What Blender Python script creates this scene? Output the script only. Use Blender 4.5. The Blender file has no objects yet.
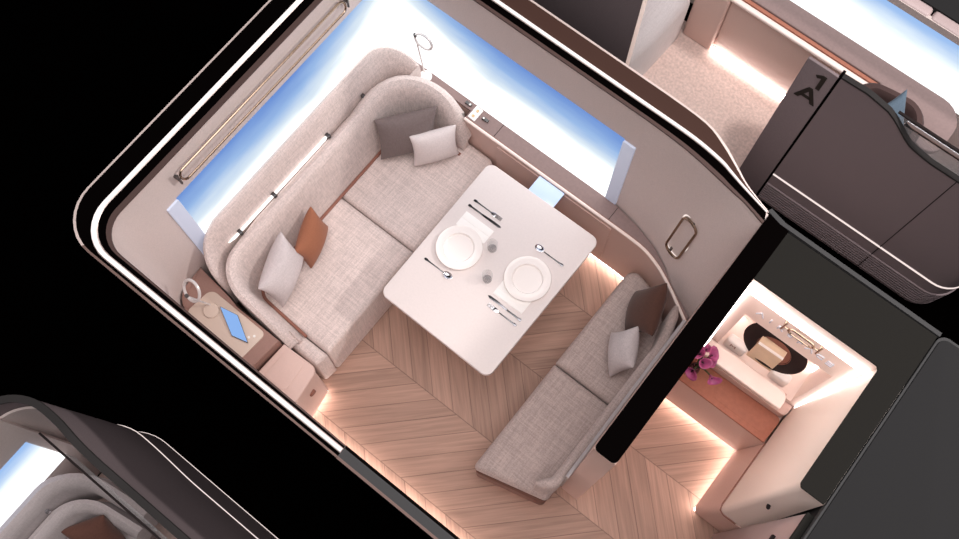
import bpy, bmesh, math, random
from mathutils import Matrix, Vector
random.seed(7)
S = bpy.context.scene
COL = S.collection
PI = math.pi

# ------------------------------------------------------------------ camera, world, lights, exposure
cam_d = bpy.data.cameras.new('camera'); cam = bpy.data.objects.new('camera', cam_d); COL.objects.link(cam)
cam_d.sensor_width = 36.0; cam_d.sensor_fit = 'HORIZONTAL'; cam_d.lens = 1017.86 * 36.0 / 959.0
cam_d.clip_start = 0.1; cam_d.clip_end = 100
right = Vector((0.784847, 0.619689, 0.0)); down = Vector((0.591807, -0.749537, -0.296579)); fwd = Vector((-0.183790, 0.232767, -0.955008))
m = Matrix((right, -down, -fwd)).transposed().to_4x4(); m.translation = Vector((0, 0, 6.2))
cam.matrix_world = m
S.camera = cam
w = bpy.data.worlds.new('black_studio'); S.world = w; w.use_nodes = True
w.node_tree.nodes['Background'].inputs[0].default_value = (0, 0, 0, 1)
w.node_tree.nodes['Background'].inputs[1].default_value = 0.0
S.view_settings.view_transform = 'Standard'; S.view_settings.look = 'None'
S.view_settings.exposure = 0.0; S.view_settings.gamma = 1.0; S.view_settings.use_curve_mapping = False

def area(name, loc, target, size, power, color, sy=None):
    d = bpy.data.lights.new(name, 'AREA'); d.energy = power; d.color = color
    d.shape = 'RECTANGLE'; d.size = size; d.size_y = sy or size
    o = bpy.data.objects.new(name, d); COL.objects.link(o); o.location = loc
    o.rotation_euler = (Vector(target) - Vector(loc)).to_track_quat('-Z', 'Y').to_euler()
    return o
area('studio_softbox', (0.3, 0.6, 8.2), (-0.4, 1.0, 0), 6.0, 545, (1.0, 0.94, 0.93))
area('key_softbox', (2.9, 4.6, 5.6), (-1.0, 1.2, 0.5), 0.5, 230, (1.0, 0.93, 0.90))

# ------------------------------------------------------------------ materials
MATS = {}
def srgb(r, g, b):
    f = lambda c: (c / 12.92 if c <= 0.04045 else ((c + 0.055) / 1.055) ** 2.4)
    return (f(r / 255), f(g / 255), f(b / 255), 1)
def mat(name, col, rough=0.6, metal=0.0, spec=0.5, noise=0.0, nscale=60.0, bump=0.0, emit=None, estr=0.0, trans=0.0, alpha=1.0, sheen=0.0):
    mm = bpy.data.materials.new(name); mm.use_nodes = True
    nt = mm.node_tree; b = nt.nodes['Principled BSDF']
    b.inputs['Base Color'].default_value = col; b.inputs['Roughness'].default_value = rough
    b.inputs['Metallic'].default_value = metal; b.inputs['Specular IOR Level'].default_value = spec
    b.inputs['Transmission Weight'].default_value = trans; b.inputs['Alpha'].default_value = alpha
    if sheen: b.inputs['Sheen Weight'].default_value = sheen
    if emit: b.inputs['Emission Color'].default_value = emit; b.inputs['Emission Strength'].default_value = estr
    if noise or bump:
        tc = nt.nodes.new('ShaderNodeTexCoord'); n = nt.nodes.new('ShaderNodeTexNoise')
        n.inputs['Scale'].default_value = nscale; n.inputs['Detail'].default_value = 4
        nt.links.new(tc.outputs['Object'], n.inputs['Vector'])
        if noise:
            mr = nt.nodes.new('ShaderNodeMapRange'); mr.inputs[1].default_value = 0.3; mr.inputs[2].default_value = 0.7
            mr.inputs[3].default_value = 1 - noise; mr.inputs[4].default_value = 1 + noise
            nt.links.new(n.outputs['Fac'], mr.inputs[0])
            mx = nt.nodes.new('ShaderNodeVectorMath'); mx.operation = 'SCALE'; mx.inputs[0].default_value = col[:3]
            nt.links.new(mr.outputs[0], mx.inputs['Scale']); nt.links.new(mx.outputs[0], b.inputs['Base Color'])
        if bump:
            bp = nt.nodes.new('ShaderNodeBump'); bp.inputs['Strength'].default_value = bump; bp.inputs['Distance'].default_value = 0.004
            nt.links.new(n.outputs['Fac'], bp.inputs['Height']); nt.links.new(bp.outputs[0], b.inputs['Normal'])
    MATS[name] = mm
    return mm
def emis(name, col, s):
    mm = bpy.data.materials.new(name); mm.use_nodes = True; nt = mm.node_tree
    nt.nodes.remove(nt.nodes['Principled BSDF']); e = nt.nodes.new('ShaderNodeEmission')
    e.inputs[0].default_value = col; e.inputs[1].default_value = s
    nt.links.new(e.outputs[0], nt.nodes['Material Output'].inputs[0]); return mm
def weave(name, col, amt=0.16, scale=1.0):
    mm = mat(name, col, rough=0.9, spec=0.15, sheen=0.15); nt = mm.node_tree; b = nt.nodes['Principled BSDF']
    tc = nt.nodes.new('ShaderNodeTexCoord'); out = []
    for sc in ((14, 260, 260), (260, 14, 260), (200, 200, 14)):
        mp = nt.nodes.new('ShaderNodeMapping'); mp.inputs['Scale'].default_value = [v * scale for v in sc]
        n = nt.nodes.new('ShaderNodeTexNoise'); n.inputs['Scale'].default_value = 0.6; n.inputs['Detail'].default_value = 3
        nt.links.new(tc.outputs['Object'], mp.inputs[0]); nt.links.new(mp.outputs[0], n.inputs['Vector']); out.append(n)
    ad = nt.nodes.new('ShaderNodeMath'); ad.operation = 'ADD'
    nt.links.new(out[0].outputs['Fac'], ad.inputs[0]); nt.links.new(out[1].outputs['Fac'], ad.inputs[1])
    a2 = nt.nodes.new('ShaderNodeMath'); a2.operation = 'ADD'; nt.links.new(ad.outputs[0], a2.inputs[0]); nt.links.new(out[2].outputs['Fac'], a2.inputs[1]); ad = a2
    mr = nt.nodes.new('ShaderNodeMapRange'); mr.inputs[1].default_value = 1.2; mr.inputs[2].default_value = 1.8
    mr.inputs[3].default_value = 1 - amt; mr.inputs[4].default_value = 1 + amt
    nt.links.new(ad.outputs[0], mr.inputs[0])
    mx = nt.nodes.new('ShaderNodeVectorMath'); mx.operation = 'SCALE'; mx.inputs[0].default_value = col[:3]
    nt.links.new(mr.outputs[0], mx.inputs['Scale']); nt.links.new(mx.outputs[0], b.inputs['Base Color'])
    bp = nt.nodes.new('ShaderNodeBump'); bp.inputs['Strength'].default_value = 0.25; bp.inputs['Distance'].default_value = 0.002
    nt.links.new(ad.outputs[0], bp.inputs['Height']); nt.links.new(bp.outputs[0], b.inputs['Normal'])
    return mm
def chevron(name):
    mm = mat(name, srgb(170, 130, 110), rough=0.5, spec=0.3); nt = mm.node_tree; b = nt.nodes['Principled BSDF']
    tc = nt.nodes.new('ShaderNodeTexCoord'); sp = nt.nodes.new('ShaderNodeSeparateXYZ'); nt.links.new(tc.outputs['Object'], sp.inputs[0])
    def M(op, a, c=None):
        n = nt.nodes.new('ShaderNodeMath'); n.operation = op
        for i, v in enumerate((a, c)):
            if v is None: continue
            if isinstance(v, (int, float)): n.inputs[i].default_value = v
            else: nt.links.new(v, n.inputs[i])
        return n.outputs[0]
    X, Y = sp.outputs[0], sp.outputs[1]
    yy = M('DIVIDE', M('SUBTRACT', Y, 0.192), 0.504)
    k = M('FLOOR', yy); par = M('FLOORED_MODULO', k, 2.0)
    s = M('SUBTRACT', 1.0, M('MULTIPLY', par, 2.0))
    sy = M('MULTIPLY', s, Y)
    u = M('DIVIDE', M('SUBTRACT', X, sy), 0.158); v = M('ADD', X, sy)
    u = M('ADD', u, M('MULTIPLY', par, 0.37))
    pid = M('ADD', M('FLOOR', u), M('MULTIPLY', k, 37.3))
    wn = nt.nodes.new('ShaderNodeTexWhiteNoise'); wn.noise_dimensions = '1D'; nt.links.new(pid, wn.inputs['W'])
    cb = nt.nodes.new('ShaderNodeCombineXYZ')
    nt.links.new(M('MULTIPLY', u, 4.2), cb.inputs[0]); nt.links.new(M('ADD', M('MULTIPLY', v, 1.1), M('MULTIPLY', wn.outputs[0], 40)), cb.inputs[1])
    nz = nt.nodes.new('ShaderNodeTexNoise'); nz.inputs['Scale'].default_value = 1.6; nz.inputs['Detail'].default_value = 6; nz.inputs['Distortion'].default_value = 0.6
    nt.links.new(cb.outputs[0], nz.inputs['Vector'])
    fu = M('FRACT', u); fy = M('FRACT', yy)
    d1 = M('MINIMUM', fu, M('SUBTRACT', 1.0, fu)); d2 = M('MINIMUM', fy, M('SUBTRACT', 1.0, fy))
    l1 = M('LESS_THAN', d1, 0.022); l2 = M('LESS_THAN', d2, 0.006); ln = M('MAXIMUM', l1, l2)
    val = M('ADD', M('MULTIPLY', M('SUBTRACT', nz.outputs['Fac'], 0.5), 0.85), M('MULTIPLY', M('SUBTRACT', wn.outputs[0], 0.5), 0.26))
    val = M('ADD', 1.0, val); val = M('MULTIPLY', val, M('SUBTRACT', 1.0, M('MULTIPLY', ln, 0.38)))
    mx = nt.nodes.new('ShaderNodeVectorMath'); mx.operation = 'SCALE'; mx.inputs[0].default_value = srgb(178, 143, 126)[:3]
    nt.links.new(val, mx.inputs['Scale']); nt.links.new(mx.outputs[0], b.inputs['Base Color'])
    return mm
def sky_screen(name, blue, white, z0, z1, strength, corner=None):
    # the picture on a luminous window: white haze low down, blue above
    mm = bpy.data.materials.new(name); mm.use_nodes = True; nt = mm.node_tree
    nt.nodes.remove(nt.nodes['Principled BSDF']); e = nt.nodes.new('ShaderNodeEmission')
    tc = nt.nodes.new('ShaderNodeTexCoord'); sp = nt.nodes.new('ShaderNodeSeparateXYZ'); nt.links.new(tc.outputs['Object'], sp.inputs[0])
    n = nt.nodes.new('ShaderNodeTexNoise'); n.inputs['Scale'].default_value = 2.2; n.inputs['Detail'].default_value = 5
    mp = nt.nodes.new('ShaderNodeMapping'); mp.inputs['Scale'].default_value = (1, 1, 3.5)
    nt.links.new(tc.outputs['Object'], mp.inputs[0]); nt.links.new(mp.outputs[0], n.inputs['Vector'])
    mr = nt.nodes.new('ShaderNodeMapRange'); mr.inputs[1].default_value = z0; mr.inputs[2].default_value = z1
    nt.links.new(sp.outputs[2], mr.inputs[0])
    ad = nt.nodes.new('ShaderNodeMath'); ad.operation = 'MULTIPLY_ADD'; ad.inputs[1].default_value = 0.22; 
    nt.links.new(n.outputs['Fac'], ad.inputs[0]); nt.links.new(mr.outputs[0], ad.inputs[2])
    sub = nt.nodes.new('ShaderNodeMath'); sub.operation = 'SUBTRACT'; sub.inputs[1].default_value = 0.11
    nt.links.new(ad.outputs[0], sub.inputs[0]); last = sub.outputs[0]
    if corner:
        d = nt.nodes.new('ShaderNodeVectorMath'); d.operation = 'DISTANCE'; d.inputs[1].default_value = corner
        nt.links.new(tc.outputs['Object'], d.inputs[0])
        m2 = nt.nodes.new('ShaderNodeMapRange'); m2.inputs[1].default_value = 0.1; m2.inputs[2].default_value = 0.75; m2.inputs[3].default_value = 0.35; m2.inputs[4].default_value = 0.0
        nt.links.new(d.outputs['Value'], m2.inputs[0])
        s2 = nt.nodes.new('ShaderNodeMath'); s2.operation = 'SUBTRACT'; nt.links.new(last, s2.inputs[0]); nt.links.new(m2.outputs[0], s2.inputs[1]); last = s2.outputs[0]
    cr = nt.nodes.new('ShaderNodeValToRGB'); el = cr.color_ramp.elements
    el[0].position = 0.24; el[0].color = white; el[1].position = 0.97; el[1].color = blue
    x = el.new(0.50); x.color = (0.74, 0.84, 0.93, 1)
    x = el.new(0.72); x.color = srgb(156, 188, 232)
    nt.links.new(last, cr.inputs[0]); nt.links.new(cr.outputs[0], e.inputs[0]); e.inputs[1].default_value = strength
    nt.links.new(e.outputs[0], nt.nodes['Material Output'].inputs[0]); return mm

wood = chevron('oak_chevron')
aisle = mat('black_carpet', (0.0006, 0.0004, 0.0004, 1), rough=1, spec=0)
wallm = mat('warm_grey_panel', srgb(216, 202, 198), rough=0.7, spec=0.2, noise=0.05, nscale=140)
gloss_black = mat('gloss_black', (0.002, 0.0014, 0.0014, 1), rough=0.9, spec=0.0)
rim_brown = mat('brown_rim_edge', srgb(84, 66, 63), rough=0.5, spec=0.2)
chrome_rose = mat('rose_chrome', srgb(255, 236, 230), rough=0.45, metal=0.6)
silver = mat('polished_silver', srgb(215, 215, 220), rough=0.18, metal=1.0)
steel_dark = mat('brushed_dark_steel', srgb(100, 98, 98), rough=0.3, metal=1.0)
brass = mat('champagne_metal', srgb(170, 150, 132), rough=0.25, metal=1.0)
linen = weave('oatmeal_linen', srgb(211, 195, 190), 0.17)
linen_bench = weave('taupe_linen', srgb(180, 163, 158), 0.18)
piping = mat('rust_piping', srgb(140, 92, 78), rough=0.7)
table_white = mat('table_white', srgb(225, 214, 211), rough=0.35, spec=0.4, noise=0.02, nscale=90)
table_under = mat('table_edge', srgb(196, 178, 172), rough=0.5)
ledge_m = mat('mauve_leather', srgb(138, 117, 114), rough=0.65, spec=0.25, noise=0.06, nscale=50)
blush = mat('blush_panel', srgb(214, 184, 174), rough=0.5, spec=0.3, noise=0.02, nscale=120)
blush_light = mat('pale_blush', srgb(244, 226, 218), rough=0.5, spec=0.3)
cream = mat('cream_panel', srgb(242, 229, 220), rough=0.5, spec=0.3)
desk_brown = mat('desk_brown', srgb(150, 116, 106), rough=0.55, spec=0.3, noise=0.04, nscale=80)
desk_top = mat('desk_stone', srgb(206, 186, 172), rough=0.35, spec=0.4)
terracotta = mat('terracotta_leather', srgb(168, 108, 88), rough=0.6, spec=0.25, noise=0.07, nscale=45)
dark_top = mat('dark_cut_top', srgb(38, 37, 35), rough=0.9, spec=0.05, noise=0.08, nscale=200)
grey_top = mat('grey_cut_top', srgb(47, 47, 48), rough=0.9, spec=0.03)
grey_strip = mat('mid_grey_rim', srgb(74, 74, 75), rough=0.9, spec=0.03)
plum = mat('plum_shell', srgb(132, 119, 122), rough=0.7, spec=0.2, noise=0.13, nscale=260)
plum_dark = mat('plum_groove', srgb(40, 34, 34), rough=0.8, spec=0.1)
carpet_m = mat('tan_carpet', srgb(208, 186, 178), rough=1.0, spec=0.05, noise=0.15, nscale=55, bump=0.35)
china = mat('white_china', srgb(248, 240, 236), rough=0.2, spec=0.5)
napkin_m = mat('white_napkin', srgb(250, 246, 243), rough=0.85, spec=0.1)
cutlery_m = mat('cutlery_steel', srgb(120, 120, 124), rough=0.2, metal=1.0)
glass_m = mat('clear_glass', (0.72, 0.70, 0.70, 1), rough=0.05, alpha=0.22)
glass_base = mat('thick_glass', (0.50, 0.46, 0.46, 1), rough=0.05, alpha=0.42)
p_dark = weave('charcoal_weave', srgb(122, 108, 106), 0.08)
p_light = weave('pale_weave', srgb(222, 210, 208), 0.05)
p_grey = weave('dove_weave', srgb(200, 190, 190), 0.08)
p_tan = weave('tan_weave', srgb(152, 98, 74), 0.05)
p_brown = weave('brown_weave', srgb(86, 60, 52), 0.08)
p_blue = weave('slate_blue_weave', srgb(100, 118, 134), 0.06)
p_rust = weave('rust_brown_weave', srgb(108, 74, 64), 0.08)
led = emis('warm_led', (1.0, 0.87, 0.82, 1), 13.0)
led_van = emis('vanity_led', (1.0, 0.89, 0.85, 1), 7.0)
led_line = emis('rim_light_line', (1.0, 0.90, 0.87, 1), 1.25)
led_soft = emis('soft_led', (1.0, 0.88, 0.83, 1), 3.0)
led_white = emis('white_led', (1.0, 0.95, 0.92, 1), 2.2)
sky1 = sky_screen('sky_left', srgb(104, 142, 212), (1.7, 1.7, 1.72, 1), 0.8, 1.56, 1.0, (-2.3, 2.13, 1.45))
sky2 = sky_screen('sky_back', srgb(104, 142, 212), (1.7, 1.7, 1.72, 1), 0.8, 1.56, 1.0, (-2.3, 2.13, 1.45))
sky3 = sky_screen('sky_suite', srgb(120, 170, 235), (1.3, 1.32, 1.34, 1), 0.7, 1.24, 1.1)
blind_m = mat('frosted_blind', srgb(196, 204, 222), rough=0.4, emit=srgb(190, 200, 222), estr=0.25)
screen_m = emis('tablet_screen', srgb(142, 182, 240), 1.0)
plate_sky_tint = mat('painted_sky_reflection_plate', srgb(190, 206, 234), rough=0.12, spec=0.5, emit=srgb(170, 200, 245), estr=0.30)  # blue tint and faint glow paint in the sky reflected by the plate
hat_m = mat('black_felt', srgb(36, 26, 26), rough=0.65, spec=0.25, noise=0.1, nscale=80)
box_m = mat('beige_box', srgb(222, 200, 172), rough=0.55, noise=0.05, nscale=15)
pink_petal = mat('magenta_petal', srgb(158, 72, 118), rough=0.5, noise=0.2, nscale=40)
petal_dark = mat('dark_throat', srgb(70, 20, 42), rough=0.6)
stem_m = mat('green_stem', srgb(70, 84, 50), rough=0.6)
white_plastic = mat('white_plastic', srgb(238, 234, 230), rough=0.4)
gold = mat('gold_contact', srgb(214, 180, 140), rough=0.3, metal=1.0)
black_line = mat('black_shadow_gap', (0.004, 0.003, 0.003, 1), rough=0.9, spec=0.02)
grey_seat = weave('silver_weave', srgb(190, 182, 182), 0.07)

# ------------------------------------------------------------------ mesh helpers
def finish(name, bm, material, parent=None, smooth=40, recalc=True):
    if recalc: bmesh.ops.recalc_face_normals(bm, faces=bm.faces)
    me = bpy.data.meshes.new(name); bm.to_mesh(me); bm.free()
    if isinstance(material, (list, tuple)):
        for mm in material: me.materials.append(mm)
    else: me.materials.append(material)
    if smooth:
        me.polygons.foreach_set('use_smooth', [True] * len(me.polygons)); me.set_sharp_from_angle(angle=math.radians(smooth))
    o = bpy.data.objects.new(name, me); COL.objects.link(o)
    if parent:
        o.parent = parent
        o.matrix_parent_inverse = parent_world(parent).inverted()
    return o
def parent_world(p):
    mw = p.matrix_basis.copy()
    while p.parent:
        mw = p.parent.matrix_basis @ p.matrix_parent_inverse @ mw if False else (p.parent.matrix_basis @ p.matrix_parent_inverse @ mw)
        p = p.parent
    return mw
def tag(o, label, cat, group=None):
    o['label'] = label; o['category'] = cat
    if group: o['group'] = group
    return o
def struct(o, label, cat='wall'):
    o['kind'] = 'structure'; o['label'] = label; o['category'] = cat; return o
def thing(name, loc, label, cat, group=None):
    o = bpy.data.objects.new(name, None); COL.objects.link(o); o.location = loc; o.empty_display_size = 0.05
    return tag(o, label, cat, group)
def bm_box(bm, x0, x1, y0, y1, z0, z1, bev=0.0, seg=3):
    b = bmesh.new()
    bmesh.ops.create_cube(b, size=1, matrix=Matrix.Translation(((x0 + x1) / 2, (y0 + y1) / 2, (z0 + z1) / 2)) @ Matrix.Diagonal((x1 - x0, y1 - y0, z1 - z0, 1)))
    if bev: bmesh.ops.bevel(b, geom=list(b.edges), offset=bev, segments=seg, profile=0.5, affect='EDGES')
    join(bm, b)
def join(bm, b):
    vm = {v: bm.verts.new(v.co) for v in b.verts}
    for f in b.faces:
        try:
            nf = bm.faces.new([vm[v] for v in f.verts]); nf.material_index = f.material_index
        except ValueError: pass
    b.free()
def box(name, x0, x1, y0, y1, z0, z1, material, parent=None, bev=0.0, seg=3):
    bm = bmesh.new(); bm_box(bm, x0, x1, y0, y1, z0, z1, bev, seg); return finish(name, bm, material, parent)
class Outline(list):
    raw = None; seg = 6
def rounded(pts, n=6):
    """polyline of (x, y[, r]) -> points with filleted corners"""
    out = Outline(); out.raw = [(p[0], p[1], p[2] if len(p) > 2 else 0) for p in pts]; out.seg = n
    for i, p in enumerate(pts):
        r = p[2] if len(p) > 2 else 0
        c = Vector(p[:2])
        if not r: out.append(c); continue
        a = (Vector(pts[i - 1][:2]) - c).normalized(); b = (Vector(pts[(i + 1) % len(pts)][:2]) - c).normalized()
        ang = a.angle(b); t = r / math.tan(ang / 2)
        ce = c + (a + b).normalized() * (r / math.sin(ang / 2))
        s = c + a * t - ce; e = c + b * t - ce
        a0 = math.atan2(s.y, s.x); a1 = math.atan2(e.y, e.x)
        d = a1 - a0
        while d > PI: d -= 2 * PI
        while d < -PI: d += 2 * PI
        for k in range(n + 1):
            t_ = a0 + d * k / n; out.append(ce + Vector((math.cos(t_), math.sin(t_))) * r)
    return out
def bm_prism(bm, outline, z0, z1, bev_top=0.0, bev_bot=0.0, seg=3, zf=None):
    """extrude an (x,y) outline with rounded top / bottom rims"""
    raw = getattr(outline, 'raw', None)
    if raw and (bev_top or bev_bot): return bm_prism_raw(bm, raw, outline.seg, z0, z1, bev_top, bev_bot, seg)
    pts = [Vector(p[:2]) for p in outline]; n = len(pts)
    area2 = sum(pts[i].x * pts[(i + 1) % n].y - pts[(i + 1) % n].x * pts[i].y for i in range(n))
    if area2 < 0: pts.reverse()
    nrm = []
    for i in range(n):
        d1 = (pts[i] - pts[i - 1]); d2 = (pts[(i + 1) % n] - pts[i])
        n1 = Vector((d1.y, -d1.x)); n2 = Vector((d2.y, -d2.x))
        n1 = n1.normalized() if n1.length > 1e-9 else n2.normalized(); n2 = n2.normalized() if n2.length > 1e-9 else n1
        nn = (n1 + n2); nn = nn.normalized() if nn.length > 1e-6 else n1
        nrm.append(nn / max(0.5, nn.dot(n1)))
    rings = []
    if bev_bot:
        for k in range(seg + 1):
            a = PI / 2 * k / seg; rings.append((bev_bot * (1 - math.sin(a)), z0 + bev_bot * (1 - math.cos(a))))
    else: rings.append((0, z0))
    if bev_top:
        for k in range(seg + 1):
            a = PI / 2 * k / seg; rings.append((bev_top * (1 - math.cos(a)), z1 - bev_top * (1 - math.sin(a))))
    else: rings.append((0, z1))
    vs = []
    for off, z in rings:
        vs.append([bm.verts.new((pts[i].x - nrm[i].x * off, pts[i].y - nrm[i].y * off, z)) for i in range(n)])
    for a, b in zip(vs, vs[1:]):
        for i in range(n): bm.faces.new((a[i], a[(i + 1) % n], b[(i + 1) % n], b[i]))
    bm.faces.new(list(reversed(vs[0]))); bm.faces.new(vs[-1])
def bm_prism_raw(bm, raw, rn, z0, z1, bt, bb, seg):
    P = [Vector(p[:2]) for p in raw]; n = len(P); Rr = [p[2] for p in raw]
    if sum(P[i].x * P[(i + 1) % n].y - P[(i + 1) % n].x * P[i].y for i in range(n)) < 0: P.reverse(); Rr.reverse()
    rings = []
    if bb: rings += [(bb * (1 - math.sin(PI / 2 * k / seg)), z0 + bb * (1 - math.cos(PI / 2 * k / seg))) for k in range(seg + 1)]
    else: rings.append((0, z0))
    if bt: rings += [(bt * (1 - math.cos(PI / 2 * k / seg)), z1 - bt * (1 - math.sin(PI / 2 * k / seg))) for k in range(seg + 1)]
    else: rings.append((0, z1))
    vs = []
    for off, z in rings:
        Q = []
        for i in range(n):
            d1 = (P[i] - P[i - 1]).normalized(); d2 = (P[(i + 1) % n] - P[i]).normalized()
            n1 = Vector((d1.y, -d1.x)); n2 = Vector((d2.y, -d2.x)); nn = (n1 + n2).normalized()
            q = P[i] - nn * (off / max(0.3, nn.dot(n1)))
            convex = d1.x * d2.y - d1.y * d2.x > 0
            r = Rr[i]
            if r: r = max(0.0015, r - off if convex else r + off)
            Q.append((q.x, q.y, r))
        vs.append([bm.verts.new((p.x, p.y, z)) for p in rounded(Q, rn)])
    for a, b in zip(vs, vs[1:]):
        m_ = len(a)
        for i in range(m_): bm.faces.new((a[i], a[(i + 1) % m_], b[(i + 1) % m_], b[i]))
    bm.faces.new(list(reversed(vs[0]))); bm.faces.new(vs[-1])
def prism(name, outline, z0, z1, material, parent=None, bev_top=0.0, bev_bot=0.0, seg=4):
    bm = bmesh.new(); bm_prism(bm, outline, z0, z1, bev_top, bev_bot, seg); return finish(name, bm, material, parent)
def rrect(x0, x1, y0, y1, r, n=6): return rounded([(x0, y0, r), (x1, y0, r), (x1, y1, r), (x0, y1, r)], n)
def bm_strip(bm, A, B, z, h=0.004):
    """flat band between two matched polylines, given a thickness h (top at z)"""
    n = len(A); rows = []
    for a, b in zip(A, B): rows.append([bm.verts.new((a[0], a[1], z)), bm.verts.new((b[0], b[1], z)), bm.verts.new((b[0], b[1], z - h)), bm.verts.new((a[0], a[1], z - h))])
    for r, s in zip(rows, rows[1:]):
        for k in range(4): bm.faces.new((r[k], r[(k + 1) % 4], s[(k + 1) % 4], s[k]))
    bm.faces.new(rows[0]); bm.faces.new(list(reversed(rows[-1])))
def strip(name, A, B, z, h, material, parent=None):
    bm = bmesh.new(); bm_strip(bm, A, B, z, h); return finish(name, bm, material, parent)
def normals2(path):
    out = []
    for i in range(len(path)):
        a = Vector(path[max(0, i - 1)]); b = Vector(path[min(len(path) - 1, i + 1)]); d = (b - a).normalized(); out.append(Vector((d.y, -d.x)))
    return out
def sweep(name, path, prof, material, parent=None, side=1, smooth=50):
    """closed cross-section prof(i, t) -> [(offset, z)] swept along path; offset is to the right of travel (times side)"""
    path = [Vector(p[:2]) for p in path]; nr = normals2(path); L = [0]
    for a, b in zip(path, path[1:]): L.append(L[-1] + (b - a).length)
    bm = bmesh.new(); rows = []
    for i, p in enumerate(path):
        rows.append([bm.verts.new((p.x + nr[i].x * o * side, p.y + nr[i].y * o * side, z)) for o, z in prof(i, L[i] / L[-1])])
    k = len(rows[0])
    for r, s in zip(rows, rows[1:]):
        for j in range(k): bm.faces.new((r[j], r[(j + 1) % k], s[(j + 1) % k], s[j]))
    bm.faces.new(list(reversed(rows[0]))); bm.faces.new(rows[-1])
    return finish(name, bm, material, parent, smooth)
def resample(path, step):
    path = [Vector(p[:2]) for p in path]; out = [path[0]]
    for a, b in zip(path, path[1:]):
        n = max(1, int((b - a).length / step)); out += [a.lerp(b, k / n) for k in range(1, n + 1)]
    return out
def bm_tube(bm, pts, r, closed=False, seg=8):
    pts = [Vector(p) for p in pts]; n = len(pts); rows = []; prev = None
    for i, p in enumerate(pts):
        if closed: d = (pts[(i + 1) % n] - pts[i - 1]).normalized()
        else: d = (pts[min(n - 1, i + 1)] - pts[max(0, i - 1)]).normalized()
        if prev is None: u = d.orthogonal().normalized()
        else: u = (prev - d * prev.dot(d)).normalized()
        prev = u; v = d.cross(u); rr = r[i] if isinstance(r, (list, tuple)) else r
        rows.append([bm.verts.new(p + (u * math.cos(2 * PI * k / seg) + v * math.sin(2 * PI * k / seg)) * rr) for k in range(seg)])
    rng = range(n) if closed else range(n - 1)
    for i in rng:
        a, b = rows[i], rows[(i + 1) % n]
        for k in range(seg): bm.faces.new((a[k], a[(k + 1) % seg], b[(k + 1) % seg], b[k]))
    if not closed: bm.faces.new(list(reversed(rows[0]))); bm.faces.new(rows[-1])
def tube(name, pts, r, material, parent=None, closed=False, seg=8):
    bm = bmesh.new(); bm_tube(bm, pts, r, closed, seg); return finish(name, bm, material, parent)
def bm_lathe(bm, prof, c=(0, 0, 0), seg=40, M=None):
    rows = []
    for r, z in prof:
        row = []
        for k in range(seg):
            v = Vector((r * math.cos(2 * PI * k / seg), r * math.sin(2 * PI * k / seg), z))
            if M: v = M @ v
            row.append(bm.verts.new(v + Vector(c)))
        rows.append(row)
    for a, b in zip(rows, rows[1:]):
        for k in range(seg): bm.faces.new((a[k], a[(k + 1) % seg], b[(k + 1) % seg], b[k]))
    bm.faces.new(list(reversed(rows[0]))); bm.faces.new(rows[-1])
def lathe(name, prof, c, material, parent=None, seg=40, M=None):
    bm = bmesh.new(); bm_lathe(bm, prof, c, seg, M); return finish(name, bm, material, parent, 35)
def pillow(name, corners, T, material, label, group=None, N=16, pinch=0.10):
    a, b, c, d = [Vector(p) for p in corners]; ctr = (a + b + c + d) / 4
    nrm = (b - a + c - d).cross(d - a + c - b).normalized()
    if nrm.z < 0: nrm = -nrm
    bm = bmesh.new(); top = {}; bot = {}
    for i in range(N + 1):
        for j in range(N + 1):
            u = -1 + 2 * i / N; v = -1 + 2 * j / N
            # ease the grid towards the rim so the edge is round
            u = math.sin(u * PI / 2); v = math.sin(v * PI / 2)
            uu = u * (1 - pinch * (1 - v * v)); vv = v * (1 - pinch * (1 - u * u))
            s, t = (uu + 1) / 2, (vv + 1) / 2
            p = a.lerp(b, s).lerp(d.lerp(c, s), t)
            h = T / 2 * (max(0, (1 - u * u) * (1 - v * v))) ** 0.42
            h *= 1 + 0.05 * math.sin(3 * u + 2 * v + len(name))
            rim = i in (0, N) or j in (0, N)
            top[i, j] = bm.verts.new(p + nrm * h)
            bot[i, j] = top[i, j] if rim else bm.verts.new(p - nrm * h)
    for i in range(N):
        for j in range(N):
            bm.faces.new((top[i, j], top[i + 1, j], top[i + 1, j + 1], top[i, j + 1]))
            q = (bot[i, j], bot[i, j + 1], bot[i + 1, j + 1], bot[i + 1, j])
            if len(set(q)) >= 3 and set(q) != {top[i, j], top[i + 1, j], top[i + 1, j + 1], top[i, j + 1]}:
                bm.faces.new(q)
    o = finish(name, bm, material, None, 80)
    return tag(o, label, 'pillow', group)
def wall_solid(name, inner, outer, z0, z1, material, label):
    bm = bmesh.new(); rows = []
    for a, b in zip(inner, outer):
        rows.append([bm.verts.new((a[0], a[1], z0)), bm.verts.new((a[0], a[1], z1)), bm.verts.new((b[0], b[1], z1)), bm.verts.new((b[0], b[1], z0))])
    for r, s in zip(rows, rows[1:]):
        for k in range(4): bm.faces.new((r[k], r[(k + 1) % 4], s[(k + 1) % 4], s[k])).material_index = 1 if k == 2 else 0
    bm.faces.new(rows[0]); bm.faces.new(list(reversed(rows[-1])))
    return struct(finish(name, bm, [material, gloss_black]), label)
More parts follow.
